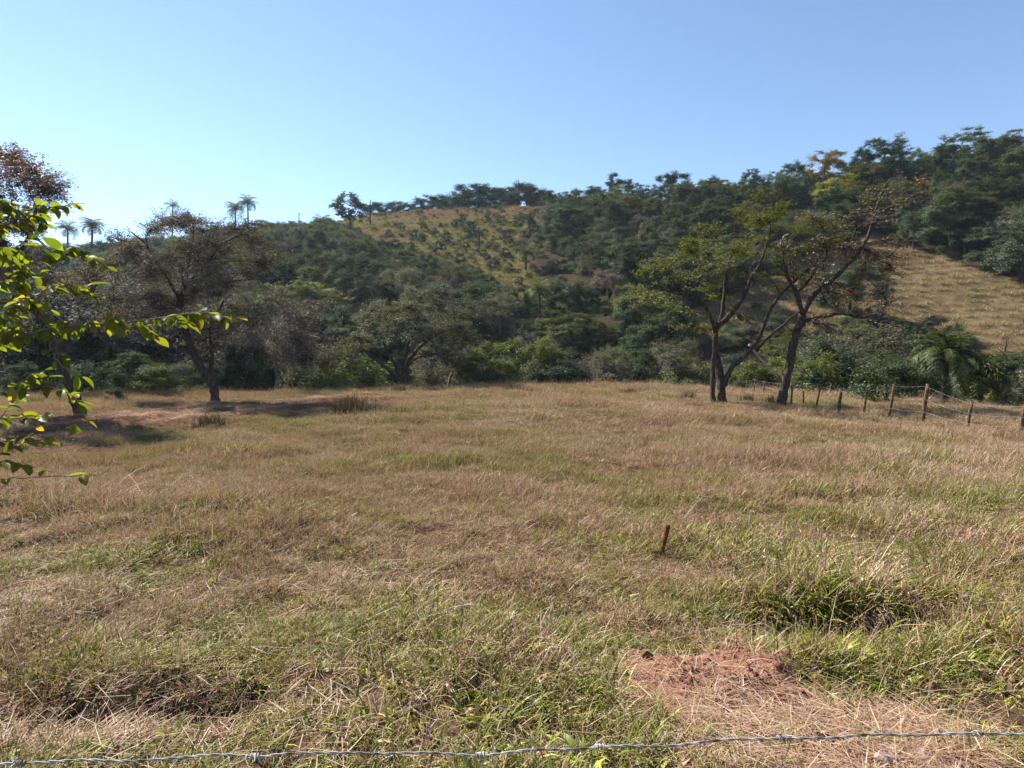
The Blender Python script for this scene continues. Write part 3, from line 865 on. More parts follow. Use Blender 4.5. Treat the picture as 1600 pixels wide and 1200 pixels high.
# hilltop marks
special(958, 268, 168, 'tall', 0, 'leaf_dark', 'tall rounded tree standing above the skyline right of the pasture', 1.15)
special(900, 292, 172, 'dense', 1, 'leaf_dark', 'skyline tree beside the end of the hilltop tree row', 1.1)
special(985, 278, 166, 'dense', 3, 'leaf_dark', 'rounded skyline tree next to the tall one', 1.2)
special(1052, 268, 163, 'dense', 0, 'leaf_dark', 'broad dark skyline tree above the dark ravine', 1.2)
special(1112, 272, 158, 'dense', 2, 'leaf_dark', 'dark round skyline tree left of the dip in the ridge', 1.1)
special(1172, 262, 152, 'layered', 2, 'leaf_dark', 'small dark flat skyline tree at the dip in the ridge', .8)
special(1285, 234, 142, 'layered', 0, 'leaf_yellow', 'pale yellow spreading tree on the ridge', 1.0, (1, .85, .8))
special(1308, 274, 0, 'layered', 1, 'leaf_yellow', 'bright yellow-green spreading tree on the upper slope', 1.1, (1, 1.1, .6), hh=8)
special(1165, 312, 0, 'layered', 2, 'leaf_yellow', 'ochre spreading tree halfway up the slope', .9, (.7, .6, .5), hh=7.5)
special(1385, 211, 139, 'layered', 0, 'leaf_dark', 'wide dark tree standing highest on the ridge with gaps in its crown', 1.15)
special(1345, 226, 140, 'dense', 2, 'leaf_dark', 'dark spreading tree joined to the wide ridge tree', .9)
special(1500, 204, 137, 'layered', 1, 'leaf_olive', 'olive spreading tree on the ridge above the tan slope', 1.2)
special(1570, 206, 137, 'layered', 0, 'leaf_olive', 'ochre-olive spreading tree at the far end of the ridge', 1.3, (1.1, .9, .8))
special(1240, 250, 144, 'dense', 1, 'leaf_dark', 'dark spreading tree left of the pale yellow ridge tree', 1.1)
special(1010, 345, 0, 'layered', 2, 'leaf_yellow', 'ochre patchy tree high on the ravine side', .6, (.6, .5, .4), hh=7)
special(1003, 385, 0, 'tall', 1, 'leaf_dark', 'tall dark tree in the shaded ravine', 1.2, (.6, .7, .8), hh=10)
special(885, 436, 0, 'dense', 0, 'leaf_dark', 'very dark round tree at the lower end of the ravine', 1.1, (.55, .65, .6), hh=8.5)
special(985, 446, 0, 'layered', 1, 'leaf_olive', 'light olive tree with flat tiers beside the ravine mouth', 1.0, (1.2, 1.2, .9), hh=7.5)
special(495, 520, 62, 'layered', 0, 'leaf_yellow', 'orange-brown leafed tree low in the valley', .55, (.8, .5, .45))
special(828, 330, 0, 'tall', 1, 'leaf_dark', 'narrow dark cypress-like tree at the pasture corner', .45, (.6, .7, .6), hh=7)
# the row along the top of the pasture
row_px = (592, 614, 636, 655, 674, 692, 712, 730, 748, 768, 786, 806, 822, 842, 856)
row_top = (318, 312, 315, 309, 306, 303, 302, 296, 290, 293, 293, 287, 292, 292, 300)
row_say = ('end tree', 'second tree', 'third tree', 'fourth tree', 'fifth tree', 'sixth tree', 'seventh tree', 'eighth tree', 'ninth tree', 'tenth tree', 'eleventh tree', 'twelfth tree', 'thirteenth tree', 'fourteenth tree', 'fifteenth tree')
for i, (px, tp) in enumerate(zip(row_px, row_top)):
    special(px, tp, 206 - .06 * (px - 592), 'dense', i, 'leaf_dark', 'dark ' + row_say[i] + ' of the row topping the pasture, counted from the bare snag', (1.9, 1.6, 2.1)[i % 3],
            (.9, 1, 1), 'row of trees along the hilltop pasture')

SKX = [-100, 0, 100, 150, 200, 300, 350, 400, 450, 500, 560, 600, 850, 870, 900, 930, 1000, 1050, 1100, 1150, 1170, 1200, 1250, 1300, 1330, 1350, 1400, 1450, 1500, 1600, 1700]
SKY_ = [372, 368, 364, 354, 346, 342, 350, 343, 344, 347, 352, 340, 320, 302, 300, 292, 284, 277, 280, 283, 274, 260, 244, 238, 236, 222, 220, 228, 212, 210, 208]
# --- the forest: evenly scattered stems, the most visible ones as trees of their own
rng = np.random.default_rng(42)
cand = []
cell = 5.0
occ = {}
def far_enough(x, y, d):
    ci, cj = int(x // cell), int(y // cell)
    for a in range(ci - 2, ci + 3):
        for b in range(cj - 2, cj + 3):
            for (u, v, dd) in occ.get((a, b), ()):
                if (u - x) ** 2 + (v - y) ** 2 < (.5 * (d + dd)) ** 2: return False
    return True
def put(x, y, d): occ.setdefault((int(x // cell), int(y // cell)), []).append((x, y, d))
for (x, y, R_) in SPECIAL: put(x, y, R_ * 1.5)
K = 11000
cx_ = rng.uniform(-190, 150, K); cy_ = rng.uniform(47, 204, K)
pa_, sp_ = open_mask(cx_, cy_)
edge = sm_interp(cx_, EX, EY)
clump = fbm(cx_ * .045, cy_ * .045, 5, 3)
yr_ = sm_interp(cx_, RX, RD)
for x, y, a, b, ed, cl, yr1 in zip(cx_, cy_, pa_, sp_, edge, clump, yr_):
    if y < ed + 6 or abs(x) > .92 * y + 10 or y > yr1 + 8: continue
    r = rng.uniform()
    if a:
        if r > .05 + .25 * (y < 165): continue
    if b and r > .02: continue
    t = (y - ed) / (yr1 - ed)
    d = rng.uniform(3.3, 5.9)
    if not far_enough(x, y, d): continue
    put(x, y, d)
    q = rng.uniform(); east = x > .18 * y
    if a or b: kind, mat, h = 'bush', 'leaf_dark' if q < .7 else 'leaf_olive', rng.uniform(1.8, 3.6)
    elif q < .40: kind, mat, h = 'dense', 'leaf_dark', rng.uniform(5.0, 9.6)
    elif q < .50: kind, mat, h = 'dense', 'leaf_olive', rng.uniform(5.5, 8.5)
    elif q < .57: kind, mat, h = 'tall', 'leaf_dark', rng.uniform(8, 11)
    elif q < (.80 if east else .70): kind, mat, h = 'layered', 'leaf_olive' if rng.uniform() < .5 else 'leaf_dark', rng.uniform(6.0, 8.5)
    elif q < .93: kind, mat, h = 'thin', 'leaf_grey', rng.uniform(6, 8.5)
    elif q < .985: kind, mat, h = 'thin', 'leaf_brown', rng.uniform(6, 8)
    else: kind, mat, h = 'layered', 'leaf_yellow', rng.uniform(5, 7)
    if t > .88: h *= .85
    ppx = CPX + FPX * x / y
    lim = CAM_H + (HPX - np.interp(ppx, SKX, SKY_) - 9 * rng.uniform(-.4, 1)) / FPX * y - float(terrain(x, y))
    if h > lim:
        if lim < 2.5: continue
        h = lim
    if 560 < ppx < 865 and not a and y < 150:
        lim = CAM_H + (HPX - np.interp(ppx, (560, 600, 660, 735, 775, 850, 865), (378, 402, 420, 436, 462, 470, 430)) + 28 * rng.uniform(-.3, 1) ** 2) / FPX * y - float(terrain(x, y))
        if lim < 2.2: continue
        if h > lim: h = lim
        if h < 4.0: kind, mat = 'bush', 'leaf_dark' if q < .6 else 'leaf_olive'
    if ppx > 1045 and y < 84 and not b:
        lim = CAM_H + (HPX - (560 - 30 * vnoise(ppx / 60., 0., 4))) / FPX * y - float(terrain(x, y))
        if lim < 2: continue
        if h > lim: h = lim
        if h < 4.2: kind, mat = 'bush', 'leaf_dark' if q < .6 else 'leaf_olive'
    cand.append([x, y, kind, mat, h, d])
# score: size in the photo of what the tree in front leaves free
def score(c):
    x, y, kind, mat, h, d = c
    z = float(terrain(x, y)); px, py = px_of(x, y, z + h * .6)
    s = h / y * (h * .8 / y)
    if px < -40 or px > 1640: s *= .02
    if kind == 'bush': s *= 2
    return s
cand.sort(key=score, reverse=True)
N_IND = 300 - len(SPECIAL)
ZONES = ((-1e9, 215, 'behind the reddish tree'), (215, 345, 'above the wide leaning tree'), (345, 470, 'below the twin palms'), (470, 600, 'below the tall lone tree'),
         (600, 730, 'below the open pasture'), (730, 870, 'below the pasture corner'), (870, 1010, 'around the dark ravine'), (1010, 1130, 'behind the feathery tree'),
         (1130, 1250, 'between the field trees'), (1250, 1360, 'behind the bare tree'), (1360, 1480, 'above the tan slope'), (1480, 1e9, 'past the tan slope'))
def row_word(py):
    return 'high on the hill' if py < 340 else 'on the upper slope' if py < 390 else 'on the middle slope' if py < 440 else 'on the lower slope' if py < 490 else 'down in the valley'
cells = {}
rest = []
ind = []
for c in cand:
    x, y, kind, mat, h, d = c
    z = float(terrain(x, y)); px, py = px_of(x, y, z + h * .6)
    if len(ind) < N_IND and -30 < px < 1630:
        zone = next(w for a, b, w in ZONES if a <= px < b)
        key = (LOOK[(kind, mat)][1], row_word(py), zone)
        if a and kind == 'bush' and open_mask(np.array([x]), np.array([y]))[0][0]: key = (key[0], key[1], 'on the open pasture')
        ind.append((c, z, px, key)); cells.setdefault(key, []).append(px)
    else: rest.append((c, z))
ORD = ('first', 'second', 'third', 'fourth', 'fifth', 'sixth', 'seventh', 'eighth', 'ninth', 'tenth', 'eleventh', 'twelfth', 'thirteenth', 'fourteenth', 'fifteenth')
for c, z, px, key in ind:
    x, y, kind, mat, h, d = c
    nm, say = LOOK[(kind, mat)]
    lst = sorted(cells[key]); k = lst.index(px); nn = len(lst)
    words = '%s %s %s' % key
    if nn == 2: words += (', the left one', ', the right one')[k]
    elif nn > 2: words += ', ' + ORD[min(k, 14)] + ' from left'
    tv = rng.uniform(.55, 1.3); tint = (tv * rng.uniform(.9, 1.1), tv, tv * rng.uniform(.85, 1.2))
    e = place_tree(kind, int(rng.integers(0, 99)), mat, (x, y, z - .1), h, rng.uniform(0, 6.28), nm, words, 'bush' if kind == 'bush' else 'tree',
                   say + 's of the hillside forest', tint, rng.uniform(.95, 1.35))
# the rest of the wood as one mass
FP = []
def flat_proto(kind, i, mat, tint, k):
    pr = PROTO[kind][i]
    src = pr['crown'].copy(); src.materials.clear(); src.materials.append(M[mat])
    o = bpy.data.objects.new('mass_%02d' % k, src); o.color = (*tint, 1)
    return o, pr['H']
for k, (kd, i, mt, tn) in enumerate((('dense', 0, 'leaf_dark', (1, 1, 1)), ('dense', 1, 'leaf_dark', (.8, .9, .9)), ('dense', 2, 'leaf_olive', (1, 1, 1)), ('layered', 0, 'leaf_olive', (1, 1, 1)),
                                     ('layered', 1, 'leaf_dark', (1, 1, 1)), ('thin', 0, 'leaf_grey', (1, 1, 1)), ('thin', 1, 'leaf_brown', (.9, .9, .9)), ('tall', 0, 'leaf_dark', (1, 1, 1)))):
    FP.append(flat_proto(kd, i, mt, tn, k))
if rest:
    fp, fr, fs, fi = [], [], [], []
    for (x, y, kind, mat, h, d), z in rest:
        i = int(rng.choice([0, 1, 2, 3, 4, 5, 6, 7], p=[.24, .2, .1, .12, .12, .12, .05, .05]))
        if kind == 'bush': i = int(rng.integers(0, 3))
        s = h / FP[i][1]
        fp.append((x, y, z - .1)); fr.append((0, 0, rng.uniform(0, 6.28))); fs.append((s * 1.1, s * 1.1, s)); fi.append(i)
    scatter('forest', [o for o, _ in FP], fp, fr, fs, fi, {}, 'unbroken mass of wood between and behind the nearer trees')
# undergrowth that closes the forest floor
UG = []
for k, (i, mt, tn) in enumerate(((0, 'leaf_dark', (.8, .85, .85)), (1, 'leaf_dark', (1, 1, 1)), (2, 'leaf_olive', (.9, .9, .8)), (0, 'leaf_grey', (.9, .9, .9)))):
    src = PROTO['bush'][i]['crown'].copy(); src.materials.clear(); src.materials.append(M[mt])
    o = bpy.data.objects.new('brush_%02d' % k, src); o.color = (*tn, 1); UG.append(o)
n = 16000
x = rng.uniform(-190, 150, n); y = rng.uniform(38, 200, n)
a, b = open_mask(x, y); ed = sm_interp(x, EX, EY); yr1 = sm_interp(x, RX, RD)
u = rng.uniform(0, 1, n)
k = (y > ed + 3.0) & (np.abs(x) < .92 * y + 8) & (y < yr1 + 6) & np.where(a, u < .34 + .2 * (y < 165), np.where(b, u < .018, u < .34))
x, y = x[k], y[k]; op = (a | b)[k]; n = len(x)
s = np.where(op, rng.uniform(.12, .40, n), rng.uniform(.40, .85, n))
scatter('undergrowth', UG, np.stack([x, y, terrain(x, y)], 1), np.stack([np.zeros(n), np.zeros(n), rng.uniform(0, 6.28, n)], 1), np.stack([s, s, s * .9], 1), rng.integers(0, 4, n), {},
        'dense brush filling the forest floor and dotting the pasture')

# --- large trees with their own limbs
def path_px(pts, Y, y_off, r0, r1, rng, k=5, jit=.012):
    """Stem through photo pixels at depth Y, y_off sways it in depth from root to tip."""
    n = len(pts)
    q = np.array([P(a, b, Y + y_off * i / max(1, n - 1)) for i, (a, b) in enumerate(pts)])
    q = refine(q, k, jit, rng)
    t = np.linspace(0, 1, len(q))
    rr = (r0 + (r1 - r0) * t ** .85) * (1 + .05 * rng.standard_normal(len(q)))
    return q, rr

def hero_tree(name, label, Y, base, stems, clusters_px, crad, depth, leafmat, leaf, seed, ntwig, nleaf, tint=(1, 1, 1), flat=.6, leaf_jit=.10, up=.4, twigmat='bark', extra=(), group=None, **kw):
    """stems: (pixels, depth sway, root radius, tip radius); clusters in photo pixels spread over +-depth."""
    rng = np.random.default_rng(seed)
    bx, by = (base[0] - CPX) / FPX * Y, Y
    bz = float(terrain(bx, by))
    root = empty(name, (bx, by, bz))
    off = np.array((bx, by, bz))
    paths = []
    first = True
    for (pts, yo, r0, r1) in stems:
        q, rr = path_px(pts, Y, yo, r0, r1, rng)
        if abs(pts[0][1] - base[1]) < 14:            # a stem that stands on the ground
            q[0][2] = terrain(q[0][0], q[0][1]) - .15; rr[0] *= 1.45; rr[1] *= 1.15
        paths.append((q, rr))
        g_ = Geo(); g_.tube(q - off, rr, 9, cap=True, rough=.05, rng=rng)
        ob('trunk' if first else 'limb', g_.mesh('trunk' if first else 'limb', M['bark']), root)
        first = False
    cl = np.array([P(px + rng.normal(0, 6), py + rng.normal(0, 5), Y + rng.uniform(-depth, depth)) for px, py in clusters_px])
    lb, tw, C = grow(rng, paths, cl, crad, ntwig, nleaf, flat=flat, leaf_jit=leaf_jit, **kw)
    g_ = Geo()
    for src in (lb, tw):
        g_.add(np.vstack(src.V) - off, np.vstack(src.Q), None)
    tag(ob('branchwork', g_.mesh('branchwork', M[twigmat]), root), kind='stuff')
    if len(C):
        c = ob('crown', leaves_mesh('crown', rng, C - off, leaf, M[leafmat], up), root); c.color = (*tint, 1)
        tag(c, kind='stuff')
    for (pts, yo, r0, r1, mt) in extra:
        q, rr = path_px(pts, Y, yo, r0, r1, rng)
        g_ = Geo(); g_.tube(q - off, rr, 7, rough=.06, rng=rng)
        tag(ob('dead_branch', g_.mesh('dead_branch', M[mt]), root), 'bare pale broken branch hanging down')
    tag(root, label, 'tree', group)
    return root

def ellipse_px(rng, n, cx, cy, rx, ry, low=1.0):
    out = []
    while len(out) < n:
        a, b = rng.uniform(-1, 1, 2)
        if a * a + b * b < 1 and b < low: out.append((cx + a * rx, cy + b * ry))
    return out
er = np.random.default_rng(5)
jr = np.random.default_rng(6)

YA = 28.6
hero_tree('field_tree', 'olive feathery tree with two dark trunks and a big limb leaning right', YA, (1128, 632),
  [([(1128, 634), (1127, 600), (1124, 575), (1118, 547), (1118, 519), (1127, 497), (1133, 443), (1142, 398)], .6, .22, .06),
   ([(1115, 634), (1114, 590), (1117, 540), (1118, 522)], .1, .12, .09),
   ([(1128, 606), (1133, 598), (1143, 576), (1158, 562), (1183, 533), (1195, 504), (1211, 472), (1233, 447), (1265, 418), (1287, 393)], -1.5, .145, .04),
   ([(1118, 519), (1107, 487), (1090, 465), (1061, 459), (1030, 452)], -1.2, .10, .03),
   ([(1122, 508), (1136, 497), (1161, 465), (1176, 429), (1186, 415), (1200, 372)], 1.6, .15, .04),
   ([(1168, 552), (1190, 537), (1215, 515), (1240, 494), (1252, 486)], .8, .08, .04)],
  [(1040, 440), (1025, 462), (1060, 402), (1090, 382), (1070, 430), (1098, 450), (1122, 352), (1150, 385), (1162, 342), (1190, 366), (1205, 336), (1222, 396), (1250, 355), (1242, 378), (1276, 384), (1005, 452),
   (1050, 488), (1088, 490), (1182, 420), (1262, 416), (1100, 412), (1130, 395), (1015, 430), (1140, 430), (1230, 425), (1180, 392), (1075, 372), (1215, 362), (1160, 500), (1240, 530), (1200, 550), (1100, 520), (1065, 515), (1035, 478), (1270, 355)] + ellipse_px(jr, 14, 1140, 405, 140, 75) + [(1000, 470), (985, 462), (1020, 415), (1300, 345), (1310, 365), (1150, 320), (1185, 312), (1225, 328)],
  1.0, 2.8, 'leaf_olive', .11, 11, 16, 29, tint=(1.12, 1.10, .95), flat=.22, leaf_jit=.07, up=1.0, sag=.05, twig_r=.009, limb_k=.017,
  extra=[([(1170, 538), (1186, 558), (1203, 577), (1216, 592)], -.3, .055, .02, 'bark_pale')])
YB = 27.6
hero_tree('field_tree', 'nearly bare tree with one thick trunk leaning right beside the fence', YB, (1219, 638),
  [([(1219, 641), (1222, 626), (1226, 601), (1233, 573), (1240, 537), (1247, 515), (1254, 490)], .2, .235, .15),
   ([(1254, 490), (1272, 461), (1305, 433), (1333, 404), (1355, 372), (1366, 336), (1380, 297), (1391, 280)], 1.2, .13, .035),
   ([(1364, 340), (1382, 328), (1402, 320), (1432, 303)], -.5, .07, .025),
   ([(1254, 490), (1244, 458), (1230, 429), (1225, 412)], -1.0, .12, .06),
   ([(1246, 516), (1265, 499), (1294, 494), (1315, 490), (1346, 497), (1372, 490)], .9, .10, .03),
   ([(1333, 404), (1330, 379), (1338, 354), (1322, 340)], -.8, .07, .025),
   ([(1244, 458), (1262, 440), (1275, 420), (1290, 405), (1296, 380)], -.8, .08, .03)],
  [(1335, 345), (1318, 338), (1352, 320), (1300, 372), (1288, 398), (1272, 436), (1340, 442), (1372, 468), (1322, 462), (1382, 432), (1400, 300), (1425, 318), (1390, 350), (1360, 300), (1302, 355), (1235, 400), (1220, 385), (1350, 480), (1395, 480), (1310, 415), (1365, 400), (1440, 290), (1420, 275), (1300, 470), (1285, 500)] + ellipse_px(jr, 22, 1330, 390, 95, 100),
  .9, 2.2, 'leaf_brown', .115, 12, 20, 9, tint=(1.2, 1.05, .88), flat=.6, leaf_jit=.06, up=.5, twig_r=.011, limb_k=.017)
YC = 30.8
hero_tree('wide_tree', 'wide purplish-brown tree with a trunk leaning left beside the red soil', YC, (337, 630),
  [([(337, 632), (333, 605), (323, 587), (310, 567), (300, 548), (289, 512), (281, 478), (283, 455)], -.4, .22, .16),
   ([(325, 592), (331, 570), (331, 550), (328, 520), (335, 498), (350, 470)], 1.0, .13, .05),
   ([(283, 470), (262, 435), (244, 408), (228, 382), (205, 362)], -1.3, .095, .025),
   ([(283, 456), (292, 428), (296, 398), (302, 362), (300, 345)], .8, .10, .025),
   ([(283, 458), (304, 432), (322, 410), (346, 384), (372, 368)], -.8, .095, .025),
   ([(288, 462), (312, 452), (350, 442), (400, 436), (430, 440)], 1.0, .075, .02),
   ([(280, 480), (262, 470), (222, 466), (172, 470), (150, 462)], .9, .075, .02)],
  ellipse_px(er, 84, 288, 428, 155, 96, .85) + [(160, 400), (420, 410), (440, 470), (400, 510), (180, 500), (350, 520), (240, 350), (320, 345), (280, 342)],
  1.05, 3.6, 'leaf_brown', .095, 13, 26, 30, tint=(.95, .86, .86), flat=.6, leaf_jit=.10, up=.6, twig_r=.011, limb_k=.014)
YD = 23.8
hero_tree('reddish_tree', 'tall reddish-leaved tree with dark leaning trunk behind the sapling', YD, (126, 650),
  [([(127, 652), (122, 635), (113, 612), (103, 585), (92, 550), (75, 515), (45, 465), (20, 415), (0, 370), (-20, 320)], -.6, .24, .10),
   ([(60, 490), (40, 480), (0, 470), (-40, 450)], 1.2, .10, .04),
   ([(20, 415), (40, 380), (55, 340), (60, 300)], 1.0, .09, .03),
   ([(0, 372), (-30, 350), (-80, 330)], -1, .09, .03)],
  ellipse_px(er, 34, -5, 300, 92, 62) + ellipse_px(er, 14, 20, 395, 85, 55) + ellipse_px(er, 10, -60, 400, 70, 60) + [(70, 290), (80, 310), (60, 270), (40, 260), (20, 245), (5, 240)],
  .80, 2.2, 'leaf_red', .10, 14, 19, 40, tint=(1.05, 1, 1), flat=.7, leaf_jit=.09, up=.4)
YE = 49.5
hero_tree('many_stemmed_tree', 'grey spreading tree with many stems fanning from one foot at the field edge', YE, (628, 594),
  [([(626, 598), (621, 590), (597, 570), (575, 552), (558, 546)], -.6, .20, .06),
   ([(627, 598), (620, 575), (610, 557), (600, 538), (592, 520)], 1.4, .17, .05),
   ([(630, 598), (630, 570), (635, 550), (637, 537), (648, 520), (650, 500)], -1.0, .20, .05),
   ([(632, 598), (638, 567), (650, 550), (663, 537), (676, 528), (695, 515)], .8, .18, .05),
   ([(632, 580), (650, 560), (680, 553), (712, 545)], -1.5, .12, .04)],
  ellipse_px(er, 40, 645, 512, 92, 45, .7) + [(560, 540), (720, 540), (580, 500), (700, 490)],
  1.25, 3.4, 'leaf_grey', .15, 15, 20, 32, tint=(.95, .95, .95), flat=.55, leaf_jit=.12, up=.6, twig_r=.016)
# the tall lone tree on the hill
xl, yl = ray_ground(560, 378)
YL = yl
hero_tree('lone_tree', 'tall lone tree with a pale bare trunk rising above the pasture edge', YL, (551, 378),
  [([(551, 380), (549, 360), (546, 342), (544, 325)], 0, .30, .16), ([(548, 352), (555, 338), (562, 325)], 1, .14, .06), ([(546, 342), (537, 328), (530, 315)], -1, .13, .05)],
  ellipse_px(np.random.default_rng(3), 32, 543, 321, 25, 21) + [(565, 330), (560, 322)], 1.4, 3.8, 'leaf_dark', .32, 16, 14, 26, tint=(1, 1.05, 1), flat=.6, leaf_jit=.15, twigmat='bark_pale')
# dead snags
def snag(px, top, Y, r, label, arms):
    x, y, z = at_px(px, Y); h = CAM_H + (HPX - top) / FPX * Y - z
    rg = np.random.default_rng(int(px))
    e = empty('dead_snag', (x, y, z))
    g_ = Geo(); q = refine([(0, 0, -.3), (.1, 0, h * .35), (-.05, .1, h * .7), (.12, 0, h)], 4, .03, rg); g_.tube(q, np.linspace(r, r * .35, len(q)), 7, rough=.06, rng=rg)
    ob('trunk', g_.mesh('trunk', M['bark']), e)
    for t, a, ln in arms:
        p0 = np.array((0, 0, h * t)); p2 = p0 + np.array((math.cos(a) * ln, math.sin(a) * ln * .4, abs(ln) * .9))
        g_ = Geo(); g_.tube(bez(p0, (p0 + p2) / 2 + np.array((0, 0, -.2)), p2, 5), np.linspace(r * .4, r * .15, 5), 5)
        ob('branch', g_.mesh('branch', M['bark']), e)
    tag(e, label, 'dead tree', 'dead snags on the hill')
snag(578, 312, 166, .28, 'bare dead snag beside the tall lone tree', ((.6, 2.6, 1.5), (.75, .4, 1.2)))
snag(748, 354, 142, .26, 'slender dark bare snag standing in the middle of the pasture', ((.7, .3, .8),))
snag(467, 332, 188, .22, 'pale thin snag on the skyline right of the twin palms', ((.9, .5, .5), (.88, 2.6, .5)))
snag(1572, 530, 66, .16, 'small forked bare tree on the tan slope', ((.45, .6, 1.2), (.6, 2.5, 1.0), (.8, .9, .8)))

# --- palms
def frond_mesh(seed, length, droop, npin, pin):
    rg = np.random.default_rng(seed)
    V, Qd, T = [], [], []
    k = 10
    ts = np.linspace(0, 1, k)
    ang0 = 1.15; pts = [np.zeros(3)]
    for i in range(1, k):
        a = ang0 - droop * ts[i] ** 1.1
        pts.append(pts[-1] + length / (k - 1) * np.array((math.cos(a), 0, math.sin(a))))
    pts = np.array(pts)
    g_ = Geo(); g_.tube(pts, np.linspace(.045, .01, k) * length / 2.5, 4, cap=False)
    V = [np.vstack(g_.V)]; Qd = [np.vstack(g_.Q)]; off = len(V[0])
    nq = len(Qd[0])
    LV, LQ = [], []
    for s in (-1, 1):
        for i in range(npin):
            t = .12 + .88 * (i + rg.uniform(-.3, .3)) / npin
            t = min(max(t, .05), 1)
            c = np.array([np.interp(t, ts, pts[:, d]) for d in range(3)])
            f = np.array([np.interp(min(t + .05, 1), ts, pts[:, d]) for d in range(3)]) - np.array([np.interp(t - .05, ts, pts[:, d]) for d in range(3)])
            f /= np.linalg.norm(f)
            ln = pin * (math.sin(math.pi * min(1, .15 + .85 * t)) ** .6 * .8 + .2) * rg.uniform(.8, 1.1)
            d = np.array((0, s, 0)) * .85 + f * .5 + rg.normal(0, .10, 3); d /= np.linalg.norm(d)
            e1 = c + d * ln * .5 + np.array((0, 0, -.04 * ln)); e2 = c + d * ln + np.array((0, 0, -.42 * ln))
            wv = f * (.022 * length / 2.5 + .008)
            b = off + len(LV)
            LV += [c - wv, c + wv, e1 + wv, e1 - wv, e2]
            LQ.append((b, b + 1, b + 2, b + 3)); T.append((b + 3, b + 2, b + 4))
    V.append(np.array(LV)); Qd.append(np.array(LQ))
    rn = np.concatenate([np.full(nq, .8), rg.uniform(0, .88, len(LQ)), rg.uniform(0, .88, len(T))])
    return make_mesh('frond', np.vstack(V), np.vstack(Qd), np.array(T), M['leaf_palm'], {'rnd': ('FACE', rn)})
FROND = [frond_mesh(s, 2.6, dr, 30, .62) for s, dr in ((1, 1.8), (2, 2.5), (3, 3.0))]
FROND_FAR = [frond_mesh(s, 2.6, dr, 16, .85) for s, dr in ((4, 1.6), (5, 2.2), (6, 2.9))]
for m_ in FROND_FAR: pass
def palm(px, crown_py, Y, trunk_r, frond_len, nf, label, near=False, lean=0.0, seed=0, group='palms', tint=(1, 1, 1)):
    x, y, z = at_px(px, Y); h = CAM_H + (HPX - crown_py) / FPX * Y - z
    rg = np.random.default_rng(seed + 50)
    e = empty('palm', (x, y, z))
    g_ = Geo(); q = refine([(-lean, 0, -.3), (-lean * .7, 0, h * .35), (-lean * .25, 0, h * .7), (0, 0, h)], 5)
    rr = np.linspace(trunk_r * 1.2, trunk_r * .85, len(q)); rr[-1] *= .6
    g_.tube(q, rr, 8, rough=.05, rng=rg)
    ob('trunk', g_.mesh('trunk', M['bark']), e)
    for i in range(nf):
        u = i / nf
        f = ob('frond', (FROND if near else FROND_FAR)[min(2, int(u * 3))], e)
        s = frond_len / 2.6 * rg.uniform(.85, 1.1)
        f.location = (0, 0, h - .05); f.scale = (s, s, s)
        f.rotation_euler = (0, -(.55 - 1.05 * u) + rg.normal(0, .12), i * 2.399 + rg.normal(0, .25))
        f.color = (*tint, 1)
    tag(e, label, 'palm tree', group)
palm(1478, 560, 34, .17, 2.5, 36, 'large drooping palm beyond the fence beside the dome-shaped bush', True, .1, 1, tint=(.8, .82, .8))
palm(1530, 590, 35.5, .15, 2.5, 26, 'lower dark palm right behind the large drooping one', True, -.1, 2, tint=(.55, .6, .58))
GP = 'palms on the hill'
palm(368, 329, 205, .26, 4.6, 26, 'shorter of the twin skyline palms', False, .3, 3, GP)
palm(387, 319, 206, .26, 4.4, 26, 'taller slimmer one of the twin skyline palms', False, -.6, 4, GP)
palm(270, 323, 208, .22, 3.6, 14, 'thin sparse palm alone on the skyline above the wide tree', False, .4, 5, GP)
palm(106, 360, 150, .22, 3.6, 24, 'palm on the low skyline beside the reddish tree', False, .2, 6, GP)
palm(144, 356, 152, .26, 3.6, 34, 'thick dark palm between the low skyline palm and the wide tree', False, 0, 7, GP, (.7, .75, .7))
palm(502, 350, 168, .24, 4.0, 26, 'drooping palm at the pasture edge left of the lone tree', False, .2, 8, GP)
palm(822, 398, 122, .20, 3.2, 22, 'palm crown on the slope below the pasture corner', False, .1, 9, GP)
palm(843, 456, 88, .18, 2.8, 22, 'palm low in the valley below the pasture', False, .1, 10, GP)
palm(880, 362, 142, .20, 3.2, 22, 'palm crown at the top of the ravine beside the pasture', False, .1, 11, GP)
palm(965, 304, 158, .22, 3.4, 24, 'drooping palm just under the skyline by the tall rounded tree', False, .1, 12, GP)

# --- tall yellow cane patch on the hilltop
CT = [tuft('cane_%02d' % i, 400 + i, 30, 3.0, .10, .25, .25, .7, 0, mat='pasture', segs=3, base_r=.7) for i in range(3)]
n = 260
cu = rng.uniform(-1, 1, (n, 2)); k = np.sum(cu ** 2, 1) < 1; cu = cu[k]; n = len(cu)
x = -3.2 + cu[:, 0] * 9.5; y = 193 + cu[:, 1] * 3.0
sc = (.45 + .55 * (1 - cu[:, 0] ** 2)) * rng.uniform(.7, 1.1, n)
scatter('cane_grass', CT, np.stack([x, y, terrain(x, y)], 1), np.stack([np.zeros(n), np.zeros(n), rng.uniform(0, 6.28, n)], 1), np.stack([sc] * 3, 1), rng.integers(0, 3, n),
        {'green': np.full(n, .25), 'hue': np.full(n, .8)}, 'tall yellowish cane grass under the hilltop tree row')

